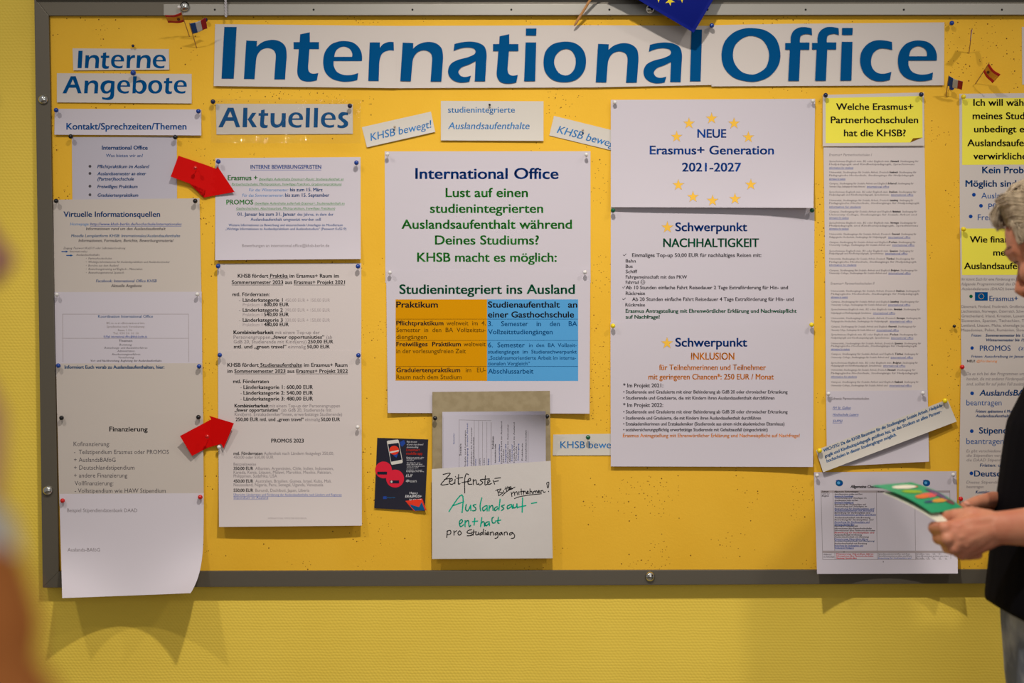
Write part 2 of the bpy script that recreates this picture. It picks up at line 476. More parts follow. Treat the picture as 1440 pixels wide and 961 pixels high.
# the bold humanist capitals and small letters of the large signs: (base line, cap height, outlines); numbers x y, with * for a corner
BIG = {
 'I': (795, 700, ['148 95* 314 95* 275 795* 110 795*']),
 'n': (800, 700, ['445 278* 590 284* 585 360* 670 296 790 268 900 290 970 355 990 450 986 560* 968 803* 822 803* 842 520* 838 450 805 402 730 380 645 408 592 480 575 570* 556 800* 413 797*']),
 't': (800, 700, ['1172 190* 1302 162* 1303 295* 1426 295* 1426 390* 1298 390* 1280 620* 1290 690 1340 722 1418 712* 1398 812* 1290 830 1190 810 1140 745 1133 660* 1155 390* 1083 390* 1083 295* 1165 295*']),
 'e': (825, 700, ['662 555* 280 555* 285 630 330 705 420 742 520 742 612 715* 600 812* 500 832 390 832 260 795 170 710 138 580 160 440 240 335 340 292 430 284 540 305 620 370 660 460', '288 498* 310 420 360 375 430 362 500 395 530 450 528 498*']),
 'r': (825, 700, ['768 303* 905 303* 905 378* 950 325 1020 298 1090 298* 1095 415* 1020 412 940 450 905 530 895 620* 888 825* 747 825*']),
 'a': (828, 700, ['565 325* 660 302 780 292 890 310 970 360 998 450 995 560* 980 828* 838 828* 850 555* 760 600 660 640 618 700 650 755 710 770 788 752* 765 832* 650 845 550 815 490 750 480 670 520 590 610 540 740 505 830 465 850 425 825 385 740 370 650 382 552 418*']),
 'i': (828, 700, ['183 303* 327 303* 313 826* 163 828*', '188 115* 332 115* 326 210* 186 210*']),
 'o': (828, 700, ['715 290 860 315 965 410 1000 545 970 690 870 800 720 838 560 810 455 710 425 580 450 430 550 325', '730 388 810 420 858 520 845 650 780 730 705 745 625 705 572 600 580 500 640 420']),
 'l': (830, 705, ['1080 125* 1223 125* 1203 830* 1058 830*']),
 'O': (822, 700, ['560 110 740 145 880 260 935 450 905 620 790 760 640 825 500 832 310 780 180 650 140 480 180 300 290 180 420 122', '545 215 680 260 760 370 782 500 740 640 640 715 550 738 420 705 325 600 295 480 320 350 420 250']),
 'f': (822, 700, ['1358 112* 1363 205* 1290 188 1215 210 1198 265 1200 303* 1328 303* 1325 400* 1205 400* 1186 822* 1040 822* 1062 400* 1000 400* 1000 310* 1075 310* 1078 220 1110 150 1180 103 1270 95']),
 'c': (820, 700, ['518 295* 522 405* 430 385 340 390 265 450 235 550 255 650 320 712 410 725 510 698* 490 808* 370 828 260 810 150 730 92 600 100 450 170 340 270 282 380 272']),
 'A': (605, 380, ['350 225* 458 225* 588 605* 508 605* 462 480* 312 480* 250 605* 165 605*', '395 295* 440 410* 345 410*']),
 'k': (602, 375, ['648 228* 728 228* 724 440* 735 445* 815 325* 898 325* 812 450* 910 602* 820 602* 733 455* 723 460* 718 602* 632 602*']),
 'u': (605, 380, ['1172 330* 1253 330* 1246 480* 1258 535 1305 553 1355 528 1385 450* 1388 330* 1468 330* 1462 605* 1388 605* 1388 565* 1330 605 1255 612 1190 570 1170 490*']),
 's': (535, 330, ['1135 288* 1132 332* 1085 328 1045 345 1050 375 1100 410 1135 450 1125 510 1060 545 1000 545 955 530* 958 485* 1010 500 1055 492 1062 465 1020 425 975 380 975 325 1010 285 1065 275']),
 'g': (497, 332, ['1180 262* 1170 540* 1140 600 1060 625 940 610* 938 565* 1020 580 1075 560 1098 510 1098 470* 1040 500 960 490 912 420 912 340 960 270 1050 245 1120 252', '1110 305* 1050 302 1000 335 980 400 1000 445 1040 455 1090 420 1105 370']),
 'b': (500, 320, ['235 180* 305 180* 296 275* 370 250 450 275 488 350 470 440 400 505 320 500 285 475* 280 500* 222 500*', '290 310* 340 295 390 310 412 370 395 435 345 465 300 440 284 400*']),
}


def big_parts(ch):
    base, cap, outs = BIG[ch]
    cu = bpy.data.curves.new('big', 'CURVE'); cu.dimensions = '2D'; cu.fill_mode = 'FRONT'
    for o in outs:
        w = o.split(); pts = []
        for i in range(0, len(w), 2):
            pts.append((float(w[i]), float(w[i + 1].rstrip('*')), w[i + 1].endswith('*')))
        c = curve_pts(pts, 6)
        sp = cu.splines.new('POLY'); sp.points.add(len(c) - 1); sp.use_cyclic_u = True
        for p, (x, y) in zip(sp.points, c): p.co = (x / cap, (base - y) / cap, 0, 1)
    ob = bpy.data.objects.new('big', cu); me = bpy.data.meshes.new_from_object(ob)
    vs = [(v.co.x, v.co.y) for v in me.vertices]; fs = [tuple(p.vertices) for p in me.polygons]
    bpy.data.meshes.remove(me); bpy.data.objects.remove(ob); bpy.data.curves.remove(cu)
    xa = min(v[0] for v in vs)
    return [(x - xa, y) for x, y in vs], fs


BIGC = {}


def big(pr, word, xs, ys, cap, k='B', lift=0.0, wx=1.0):
    """the large sign letters: each with the pixel of its left edge and its own base line"""
    for i, ch in enumerate(word):
        if ch not in BIGC: BIGC[ch] = big_parts(ch)
        vs, fs = BIGC[ch]
        y = ys[i] if isinstance(ys, (list, tuple)) else ys
        pr.mesh([(xs[i] + vx * cap * wx, y - vy * cap) for vx, vy in vs], fs, k, lift)
# ------------------------------------------------------------------ paper
paper = mat('white_copy_paper', (201, 195, 204), .7, 0, .2, bump=(9, .05, .01))
paper_warm = mat('creamy_copy_paper', (197, 188, 180), .7, 0, .2, bump=(9, .05, .01))
paper_pale = mat('pale_copy_paper', (207, 198, 196), .7, 0, .2, bump=(9, .05, .01))
paper_sign = mat('sign_paper', (202, 194, 188), .55, 0, .3, bump=(7, .06, .01))
D0 = PD + .0006


def film_material():
    m = bpy.data.materials.new('clear_laminate'); m.use_nodes = True
    nt = m.node_tree; L = nt.links.new; nt.nodes.remove(nt.nodes['Principled BSDF'])
    out = nt.nodes['Material Output']; tr = nt.nodes.new('ShaderNodeBsdfTransparent'); gl = nt.nodes.new('ShaderNodeBsdfGlossy')
    tr.inputs[0].default_value = (.99, .99, .98, 1); gl.inputs['Roughness'].default_value = .055
    tc = nt.nodes.new('ShaderNodeTexCoord'); n = nt.nodes.new('ShaderNodeTexNoise'); n.inputs['Scale'].default_value = 42; n.inputs['Detail'].default_value = 3
    b = nt.nodes.new('ShaderNodeBump'); b.inputs['Strength'].default_value = .55; b.inputs['Distance'].default_value = .006
    L(tc.outputs['Object'], n.inputs['Vector']); L(n.outputs['Fac'], b.inputs['Height']); L(b.outputs['Normal'], gl.inputs['Normal'])
    mx = nt.nodes.new('ShaderNodeMixShader'); mx.inputs[0].default_value = .028
    L(tr.outputs[0], mx.inputs[1]); L(gl.outputs[0], mx.inputs[2]); L(mx.outputs[0], out.inputs[0])
    return m


film = film_material()

# ---- the banner: five sheets taped edge to edge
ban = thing('title_banner', P(815, 121, D0), 'wide white banner of taped sheets with large blue words International Office', 'banner')
bx = [(302.5, 34, 300.5, 121), (556, 36.5, 555, 124), (831.5, 35.5, 831, 123), (1001, 35.5, 1000.5, 121.5), (1102, 33.5, 1101, 121), (1328, 31.5, 1327.5, 120)]
bsh = []
for i in range(5):
    a, b = bx[i], bx[i + 1]
    ov = 2.0 if i < 4 else 0
    bsh.append(Sheet('banner_sheet', [(a[0], a[1]), (b[0] + ov, b[1] + (.8 if i == 2 else 0)), (b[2] + ov, b[3] - (2 if i == 2 else 0)), (a[2], a[3])],
                     D0 + .0003 * (4 - i if i != 1 else 1), None, None, paper_sign, None, ban, dict(wav=.0003, bot=.004, bp=3), (16, 8)))
full = Sheet.__new__(Sheet); full.q = [(302.5, 34), (1328, 31.5), (1327.5, 120), (300.5, 121)]; full.tf = None; full.ph = 0
full.d0 = D0 + .0017; full.c = dict(wav=.0003, bot=.004, bp=3); full.o = ban
pr = Print(full)
big(pr, 'International', [311.5, 343, 412.8, 454.4, 517.8, 562.9, 630, 693.3, 737, 764.3, 837.7, 904.8, 970.2],
    [110.8, 111.4, 111.8, 114, 114, 114.3, 114.3, 114.5, 114.3, 114.6, 116, 115.5, 114.5], 72.9, 'B')
big(pr, 'Office', [1014.6, 1104.2, 1142, 1181.7, 1209.5, 1262.7], [113.6, 113.8, 113.6, 113.5, 113.6, 113.2], 72.9, 'B')
pr.done('banner_lettering')['label'] = 'large bold blue letters'

# ---- left column
s = Sheet('paper_sign', [(102, 68), (237.5, 69), (238, 98), (103, 99)], D0, 'small white sign reading Interne in bold blue', 'sign', paper_sign, curl=dict(wav=.001, bot=.002))
pr = Print(s); big(pr, 'Interne', [109, 119.2, 141.7, 156.1, 177.8, 191.7, 214.8], 95.9, 24.5, 'q'); pr.done('sign_lettering')
s = Sheet('paper_sign', [(80, 103), (269.5, 104), (269.5, 145.5), (80, 144)], D0, 'white sign reading Angebote in bold blue', 'sign', paper_sign, curl=dict(wav=.001, bot=.0025))
pr = Print(s); big(pr, 'Angebote', [87.8, 118.2, 141.2, 164.8, 186.2, 208.3, 230.5, 244.5], 131.4, 24.2, 'q'); pr.done('sign_lettering')
s = Sheet('paper_strip', [(77, 153), (283, 154), (283, 190.5), (76.5, 189.5)], D0 + 0.0018, 'white strip reading Kontakt/Sprechzeiten/Themen', 'paper strip', paper, curl=dict(wav=.002, bot=.003))
pr = Print(s); pr.block('93.6 262 182.2 9 D b|Kontakt/Sprechzeiten/Themen'); pr.done('printed_text')

s = Sheet('notice_sheet', [(101, 193), (248.5, 192), (249, 300), (102, 300)], D0, 'narrow notice listing four offers in blue italics under Was bieten wir an', 'notice', mat('lilac_white_paper', (186, 182, 194), .7, 0, .2), curl=dict(wav=.0012))
pr = Print(s)
pr.block('''143.5 207.5 210.5 5.6 D x|International Office
149 201 221 4.4 D m|Was bieten wir an?
137 209 236.5 4.6 D bi|Pflichtpraktikum im Ausland
137 205 246.5 4.6 D bi|Auslandssemester an einer
137 188 254 4.6 D bi|(Partner)hochschule
137 193 264.7 4.6 D bi|Freiwilliges Praktikum
137 194 276.8 4.6 D bi|Graduiertenpraktikum''')
for y in (234, 244, 262, 274): pr.disc(126.5, y, 2, 2, 'k')
pr.done('printed_text')

s = Sheet('notice_sheet', [(75, 281), (280.5, 279), (283.5, 428), (76.5, 428)], D0 + 0.0009, 'cream notice headed Virtuelle Informationsquellen', 'notice', paper_warm, curl=dict(wav=.002))
pr = Print(s)
pr.block('''89.5 225 305 7.4 D b|Virtuelle Informationsquellen
98.5 125.5 317.2 4 x i|Homepage:
127 255 317.2 4 L umi|http://www.khsb-berlin.de/hochschule/internationales
121 232.5 323.8 4.1 k mi|Informationen rund um den Auslandsaufenthalt
100 253 333.7 4 c mi|Moodle Lernplattform KHSB: Internationales/Auslandsaufenthalte
110.5 243 340.4 4.1 k mi|Informationen, Formulare, Berichte, Bewerbungsmaterial
89 176 350.5 3 k i|Zugang: Passwort KuSS19 oder Selbsteinschreibung
98 122.5 355.2 3 k i|Internationales
107 140 360 3 k i|Auslandsaufenthalte
120.5 157 365 3 k i|•  Partnerhochschulen
120.5 238.5 370 3 k i|•  Wichtige Informationen für Auslandspraktikum und Auslandssemester
120.5 166 375 3 k i|•  Berichte aus dem Ausland
120.5 200 380 3 k i|•  Bewerbungstraining auf Englisch - Materialien
120.5 174 385 3 k i|•  Bewerbungsmaterial Spanisch
135 220 397.2 4 D mi|Facebook: International Office KHSB
156 199 404 4.2 k mi|Aktuelle Angebote''')
for x, y in ((86.5, 354), (93.2, 359.4)): pr.poly([(x, y - .7), (x + 6, y - .7), (x + 6, y - 1.6), (x + 9.4, y), (x + 6, y + 1.6), (x + 6, y + .7), (x, y + .7)], 'D')
pr.done('printed_text')

s = Sheet('notice_sheet', [(76.5, 411), (283.5, 410.5), (284.5, 530), (79, 530)], D0 + 0.0024, 'notice with a boxed contact list headed Koordination International Office', 'notice', paper, curl=dict(wav=.0016))
pr = Print(s)
pr.block('''138 215 447 3.8 c m|Koordination International Office
150 203 456 3 e m|Koordinatorin
150 203 461 3 e m|Sprechzeiten nach Vereinbarung
166 186 466 3 e m|Raum 1.106
159 195 470.4 3 e m|Tel. 030 50 10 10
146 207 475 3 L mu|E-Mail: international.office@khsb-berlin.de
167 186 481 3.2 k m|Themen
168 185 486.4 2.9 k i|Beratung
147 207 490.8 2.9 k i|Bewerbungs- und Auswahlverfahren
165 189 495.2 2.9 k i|Administration
157 197 499.8 2.9 k i|Anerkennungsverfahren
166 188 504.3 2.9 k i|Versicherung
127 227 508.9 2.9 k mi|Vor- und Nachbereitung, Begleitung der Auslandsaufenthalte''')
for a, b in (((88, 442), (265, 442)), ((88, 476), (265, 476)), ((88, 442), (88.5, 509)), ((265, 442), (265.5, 509))): pr.line([a, b], .6, 'e')
pr.done('printed_text')

s = Sheet('notice_sheet', [(79, 511.5), (284.5, 511), (285.5, 598), (80.5, 598)], D0 + 0.0036, 'notice sheet headed Informiert Euch vorab zu Auslandsaufenthalten, blank below', 'notice', paper_warm, curl=dict(wav=.0016))
pr = Print(s); pr.block('91 231 518.7 4.6 c x|Informiert Euch vorab zu Auslandsaufenthalten, hier:'); pr.done('printed_text')

s = Sheet('notice_sheet', [(80.5, 580.5), (285.5, 580), (286.5, 712), (83.5, 712)], D0 + 0.0051, 'notice sheet headed Finanzierung with a list of funding', 'notice', paper_warm, curl=dict(wav=.0016))
pr = Print(s)
pr.block('''154 207.5 607 6.6 K b|Finanzierung
103.5 154.5 627.6 6 k|Kofinanzierung:
104 237.5 638.8 6 k|-  Teilstipendium Erasmus oder PROMOS
104 162.5 649.8 6 k|+ AuslandsBAföG
104 189 660.8 6 k|+ Deutschlandstipendium
104 179 671.8 6 k|+ andere Finanzierung
105 159.5 682.8 6 k|Vollfinanzierung:
105 233 693.4 6 k|- Vollstipendium wie HAW Stipendium''')
pr.done('printed_text')

s = Sheet('notice_sheet', [(83.5, 695), (286.5, 694), (286, 834.5), (87.5, 841.5)], D0 + 0.0066, 'lowest sheet of the left column, mostly blank, curling over the frame', 'notice',
          mat('bluish_copy_paper', (210, 204, 212), .7, 0, .2), curl=dict(wav=.0016, bot=.008, bp=1.6, bl=.070, br=.085, ce=3, px=-18), n=(26, 30))
pr = Print(s)
pr.block('''94.5 193 720.5 5 g|Beispiel Stipendiendatenbank DAAD
95 140.5 776 5 g|Auslands-BAföG''')
pr.done('printed_text')

# ---- second column
s = Sheet('laminated_sign', [(303.5, 146), (496, 146.3), (496.2, 188.3), (304.5, 189.2)], D0 + 0.0009, 'laminated white sign reading Aktuelles in bold blue', 'sign', paper_sign, curl=dict(wav=.001))
pr = Print(s); big(pr, 'Aktuelles', [307, 341, 363.6, 380.4, 405.4, 429.6, 441, 451.3, 474.4], [179.1] * 4 + [179.4] * 5, 27.6, 'B'); pr.done('sign_lettering')
f = Sheet('laminate_film', [(296, 139), (508, 140), (507, 202), (297, 201)], D0 + 0.0021, None, None, film, None, s.o, dict(wav=.002, bot=.006, bp=4, br=.012, ce=2.5, arch=.003), (40, 24), .0001)
f.o['label'] = 'clear shiny plastic film'

s = Sheet('notice_sheet', [(303, 222.5), (507, 221), (507.3, 364.5), (302.5, 366)], D0, 'notice headed Interne Bewerbungsfristen in blue and green', 'notice', paper, curl=dict(wav=.002, bot=.009, bp=4), n=(18, 24))
pr = Print(s)
pr.block('''352.5 451.5 237.6 5.6 L bu|INTERNE BEWERBUNGSFRISTEN
320.5 362 253.5 7 G b|Erasmus +
364 483 253.5 3.2 G iu|(bewilligte Aufenthalte Erasmus+-Raum: Studienaufenthalt an
326 480 260.6 3.2 G iu|Partnerhochschulen, Pflichtpraktikum, freiwilliges Praktikum, Graduiertenpraktikum)
350 405 269.2 4.2 x i|Für das Wintersemester:
408 453.5 269.2 4.8 D b|bis zum 15. März
340.5 399 276.8 4.2 x i|Für das Sommersemester:
401 463 276.8 4.8 D b|bis zum 15. September
318.5 356 287.6 6.6 G b|PROMOS
358 484.5 287.6 3.2 G iu|(bewilligte Aufenthalte außerhalb Erasmus+: Studienaufenthalt an
332 471 294.7 3.2 G iu|Gasthochschulen, Abschlussarbeit, Pflichtpraktikum, freiwilliges Praktikum)
334 415.5 303.6 4.6 D b|01. Januar bis zum 31. Januar
418 469 303.6 4.2 D m|des Jahres, in dem der
352.5 451 310.7 4.2 D m|Auslandsaufenthalt umgesetzt werden soll
321.5 482 318.3 3.4 D m|Weitere Informationen zu Bewerbung und einzureichende Unterlagen im Moodleraum
317 487 323.7 3.4 D m|„Wichtige Informationen zu Auslandspraktikum und Auslandsstudium“ (Passwort KuSS19)
340.5 463 347.6 4.2 g|Bewerbungen an international.office@khsb-berlin.de''')
pr.done('printed_text')

s = Sheet('notice_sheet', [(305.5, 371), (508, 370), (508, 510), (306.5, 510)], D0, 'notice on Praktika headed Erasmus+ Projekt 2021', 'notice', paper_pale, curl=dict(wav=.0014))
pr = Print(s)
src = '''334.5 476.5 390.6 5.2 K b|KHSB fördert Praktika im Erasmus+ Raum im
326 485 399.6 5.2 K b|Sommersemester 2023 aus Erasmus+ Projekt 2021
327 379 416.6 5 K b|mtl. Förderraten:
328.5 384.5 470 5 K x|Kombinierbarkeit
387 449.5 470 4.8 g|mit einem Top-up der
328.5 380 476.6 4.8 g|Personengruppen
382 456 476.6 5 K b|„fewer opportuniuties“
459 467 476.6 4.8 g|(ab
328.5 431 483.2 4.8 g|GdB 20, Studierende mit Kind(ern))
433 468.5 483.2 5 K b|250,00 EUR
329 402.5 490.2 5 K b|mtl. und „green travel“
405 430 490.2 4.8 g|einmalig
432 463.5 490.2 5 K b|50,00 EUR
'''
for n_, y, a, b in ((1, 424.6, '450', '600'), (2, 438.6, '390', '540'), (3, 452.7, '330', '480')):
    src += f'''336 338 {y} 5 g|-
341.5 397.5 {y} 5.1 K b|Länderkategorie {n_}
401 464 {y} 4.6 e|{a},00 EUR + 150,00 EUR
341.5 370 {y + 6.3} 4.6 e|Praktikum =
371.5 406 {y + 6.3} 5.1 K b|{b},00 EUR
'''
pr.block(src)
for a, b, y in ((378, 405.5, 392), (326, 398, 401), (413, 485, 401)): pr.line([(a, y), (b, y)], .6, 'K')
pr.done('printed_text')

s = Sheet('notice_sheet', [(306.5, 494), (508, 493.5), (508.5, 606), (307, 606)], D0 + 0.0015, 'notice on Studienaufenthalte headed Erasmus+ Projekt 2022', 'notice', paper_pale, curl=dict(wav=.0014))
pr = Print(s)
pr.block('''320 488.5 516 5.2 K b|KHSB fördert Studienaufenthalte im Erasmus+ Raum
320 489 524.6 5.2 K b|im Sommersemester 2023 aus Erasmus+ Projekt 2022
328 378 539 5 K b|mtl. Förderraten
338 340 547.2 5 g|-
342.5 440 547.2 5.2 K b|Länderkategorie 1: 600,00 EUR
338 340 555.3 5 g|-
342.5 440 555.3 5.2 K b|Länderkategorie 2: 540,00 EUR
338 340 563.5 5 g|-
342.5 440 563.5 5.2 K b|Länderkategorie 3: 480,00 EUR
330 377.5 573.2 4.8 K x|Kombinierbarkeit
379 478 573.2 4.6 g|mit einem Top-up der Personengruppen
330 393.5 579.2 4.8 K b|„fewer opportuniuties“
396 466 579.2 4.6 g|(ab GdB 20, Studierende mit
330 481 585.2 4.6 g|Kind(ern), Erstakademiker*innen, erwerbstätige Studierende)
331.5 427 592.4 4.8 K b|250,00 EUR mtl. und „green travel“
429 450 592.4 4.6 g|einmalig
451.5 478 592.4 4.8 K b|50,00 EUR''')
for a, b, y in ((364, 424, 517.4), (330, 402, 526), (417, 489, 526)): pr.line([(a, y), (b, y)], .6, 'K')
pr.done('printed_text')

s = Sheet('notice_sheet', [(307, 597), (508.5, 595), (508.8, 739.5), (308, 741.5)], D0 + 0.0030, 'notice headed PROMOS 2023 with a list of countries', 'notice', paper_pale, curl=dict(wav=.0016, bot=.016, bp=2.6, mid=.003), n=(20, 26))
pr = Print(s)
pr.block('''381.5 427 622.6 5.2 K b|PROMOS 2023
328.5 369 640 4.3 K b|mtl. Förderraten
371 469.5 640 4.3 g|Aufenthalt nach Ländern festgelegt 350,00,
328.5 384.5 645.4 4.3 g|450,00 oder 550,00 EUR
328.5 360 655.2 4.3 g|Beispielsweise
328.5 356 661.2 4.4 K b|350,00 EUR
359 469 661.2 4.3 g|Albanien, Argentinien, Chile, Indien, Indonesien,
328.5 466 666.6 4.3 g|Kanada, Kenia, Litauen, Malawi, Marokko, Mexiko, Pakistan,
328.5 389.5 671.8 4.3 g|Philippinen, Südafrika, USA
328.5 356 679 4.4 K b|450,00 EUR
359 466 679 4.3 g|Australien, Brasilien, Guinea, Israel, Kuba, Mali,
328.5 454.5 684.2 4.3 g|Neuseeland, Nigeria, Peru, Senegal, Uganda, Venezuela
328.5 356 692 4.4 K b|550,00 EUR
359 435 692 4.3 g|Burundi, Dschibuti, Japan, Liberia
328.5 480.5 697.6 3.2 L u|Übersicht: Länderraten und Förderung der Auslandsaufenthalte nach Ländern und Regionen
328.5 377 701.8 3.2 L u|Stipendium im Ausland
377 431 730.4 2.3 e|INTERNATIONAL OFFICE DER KHSB BERLIN''')
pr.done('printed_text')

# ---- the middle
W = mat('ivory_strip_paper', (204, 199, 190), .6, 0, .25)
s = Sheet('paper_strip', [(508.8, 179), (606, 157), (612, 185.5), (516, 207.3)], D0, 'tilted paper strip reading KHSB bewegt! beside the laminated sign', 'paper strip', W, curl=dict(wav=.0015, bot=.003), tf=(521.5, 198.2, R(12.4)))
pr = Print(s); pr.block('0 87 0 10.5 x mi|KHSB bewegt!'); pr.done('printed_text')
s = Sheet('paper_strip', [(620, 142), (764.3, 142.5), (764.3, 198.2), (620, 197.5)], D0, 'upright paper card reading studienintegrierte Auslandsaufenthalte in thin blue', 'paper card', W, curl=dict(wav=.0015, bot=.004))
pr = Print(s); pr.block('630 724 158.6 8.6 x m|studienintegrierte\n630 744 181.6 9.4 x mi|Auslandsaufenthalte'); pr.done('printed_text')
s = Sheet('paper_strip', [(779, 163), (876, 187), (870, 214), (772.5, 190.5)], D0, 'tilted paper strip reading KHSB beweg, tucked behind the star sheet', 'paper strip', W, curl=dict(wav=.001, bot=.001), tf=(783, 186.8, R(-14.6)))
pr = Print(s); pr.block('0 90 0 10.5 x mi|KHSB bewegt!'); pr.done('printed_text')
s = Sheet('paper_strip', [(778, 611.5), (880, 610), (880, 640.5), (777.3, 640.8)], D0, 'level paper strip reading KHSB bewe beside the paper pocket', 'paper strip', W, curl=dict(wav=.001, bot=.001))
pr = Print(s); pr.block('788 874 630.6 9.6 x m|KHSB bewegt!'); pr.done('printed_text')

s = Sheet('notice_sheet', [(541, 213), (830.3, 212.8), (830.5, 398), (542, 398)], D0, 'large poster headed International Office with green question text', 'poster', paper, curl=dict(wav=.002))
pr = Print(s)
pr.block('584.5 785 251.6 15 N b|International Office'); pr.done('heading')
pr = Print(s)
pr.block('''627 742 277.2 12.6 G b|Lust auf einen
605 763.5 299.4 12.6 G b|studienintegrierten
565 804 321.8 12.6 G b|Auslandsaufenthalt während
612 757.5 344 12.6 G b|Deines Studiums?
587 782.5 368.2 12.6 G b|KHSB macht es möglich:''')
pr.done('printed_text')
s = Sheet('notice_sheet', [(543, 381), (830, 378.5), (829, 582), (545.3, 581)], D0 + 0.0018, 'poster headed Studienintegriert ins Ausland with an orange and blue table', 'poster', paper, curl=dict(wav=.002, bot=.003, bp=5, bl=.004, br=.007), n=(22, 24))
pr = Print(s); pr.block('562 808 413.4 13 H b|Studienintegriert ins Ausland'); pr.done('heading')
pr = Print(s); pr.patch([(556.3, 421.3), (685, 421.3), (685, 536), (556.3, 535.6)], 't'); pr.done('table_cell')['label'] = 'amber half of the printed table'
pr = Print(s); pr.patch([(685, 421.3), (813, 421.3), (813, 536), (685, 536)], 'b'); pr.done('table_cell')['label'] = 'blue half of the printed table'
pr = Print(s, .0003)
pr.block('''557.5 615.5 432.6 8.2 K b|Praktikum
686.5 787 432.6 8.2 K b|Studienaufenthalt
799 811.5 432.6 8.2 K b|an
686.5 807 446.6 8.2 K b|einer Gasthochschule
557.5 623.5 457.6 6.2 K b|Pflichtpraktikum
628 683 457.6 6.2 o m|weltweit  im  4.
557.5 683 467.2 6.2 o m|Semester  in  den  BA  Vollzeitstu-
557.5 600 477 6.2 o m|diengängen
557.5 648 487.2 6.2 K b|Freiwilliges  Praktikum
652 683 487.2 6.2 o m|weltweit
557.5 655 497 6.2 o m|in der vorlesungsfreien Zeit
557.5 647 523.6 6.2 K b|Graduiertenpraktikum
655 683 523.6 6.2 o m|im   EU-
557.5 649 533.4 6.2 o m|Raum nach dem Studium
686.5 811.5 458.8 6.8 q m|3.    Semester    in    den    BA
686.5 777 470.2 6.8 q m|Vollzeitstudiengängen
686.5 738 488.6 6.8 q m|6.  Semester
744 811 488.2 5.2 q m|in  den  BA  Vollzeit-
686.5 811 497.4 5.2 q m|studiengängen  im  Studienschwerpunkt
686.5 810 506 5.2 q m|„Sozialraumorientierte Arbeit im interna-
686.5 745 514 5.2 q m|tionalen Vergleich“
686.5 750 525.6 6.8 q m|Abschlussarbeit''')
for y in (449, 479, 515.5):
    pr.line([(556.5, y), (684.5, y)], .5, 'o'); pr.line([(685.5, y), (812.5, y)], .5, 'B')
pr.done('printed_text')

# ---- the star sheets
s = Sheet('notice_sheet', [(859, 140.5), (1146.3, 139), (1144, 292.5), (859, 291.5)], D0 + 0.0033, 'white sheet with a ring of gold stars around NEUE Erasmus+ Generation', 'poster', paper, curl=dict(wav=.001, bot=.010, bp=3, br=.014, bl=-.004, tl=.002), n=(22, 22))
pr = Print(s)
pr.block('''981 1021 193.6 11.6 N b|NEUE
914 1088 217.2 12 N b|Erasmus+ Generation
959.5 1042 241.2 12 N b|2021-2027''')
pr.done('printed_text')
for x, y in ((315, 203), (364, 150), (454, 130), (543, 150), (600, 205), (610, 393), (547, 450), (458, 457), (380, 442), (322, 395)):
    pr = Print(s); pr.star(840 + x / 2.825, 120 + y / 2.825 + .6, 9.0, 'e'); pr.star(840 + x / 2.825, 120 + y / 2.825 + .6, 8.2, 'Y', .00012); pr.done('gold_star')
s = Sheet('notice_sheet', [(859, 291), (1145.3, 292.5), (1144.5, 466), (859, 464)], D0, 'white sheet headed Schwerpunkt NACHHALTIGKEIT', 'poster', paper, curl=dict(wav=.001))
pr = Print(s)
pr.star(938.5, 320, 9.2, 'e'); pr.star(938.5, 320, 8.4, 'Y', .00012)
pr.block('950 1050.5 325.2 12 N b|Schwerpunkt\n933 1067 347.6 12 H b|NACHHALTIGKEIT'); pr.done('heading')
pr = Print(s)
pr.block('''876 881 361 5 k m|✓
889 1070.5 361.6 5.2 k b|Einmaliges Top-up 50,00 EUR für nachhaltiges Reisen mit:
880 894 369.4 4.6 k b|Bahn
880 889.5 376.9 4.6 k b|Bus
880 896 384.3 4.6 k b|Schiff
880 966 392 4.6 k b|Fahrgemeinschaft mit den PKW
880 907 399.4 4.6 k b|Fahrrad ☺
875 879.5 406.5 5 k m|✓
880 1108 407 5 k b|Ab 10 Stunden einfache Fahrt Reisedauer 2 Tage Extraförderung für Hin- und
880 907 415 4.8 k b|Rückreise
875 880 423 5 k m|✓
889 1116 423.4 5 k b|Ab 20 Stunden einfache Fahrt Reisedauer 4 Tage Extraförderung für Hin- und
879.5 907 431.2 4.8 k b|Rückreise
880 1120 440 5.2 H x|Erasmus Antragstellung mit Ehrenwörtlicher Erklärung und Nachweispflicht
880 927.5 448.4 5.2 H x|auf Nachfrage!''')
pr.done('printed_text')
s = Sheet('notice_sheet', [(858.5, 453), (1144.5, 455), (1143.3, 657), (859, 656.3)], D0 + 0.0018, 'white sheet headed Schwerpunkt INKLUSION in orange', 'poster', paper, curl=dict(wav=.001, bot=.005, bp=5, br=.008), n=(20, 22))
pr = Print(s)
pr.star(938, 483, 9.2, 'e'); pr.star(938, 483, 8.4, 'Y', .00012)
pr.block('950 1050.5 487.6 12 N b|Schwerpunkt\n972 1032.5 506 9.6 O b|INKLUSION'); pr.done('heading')
pr = Print(s)
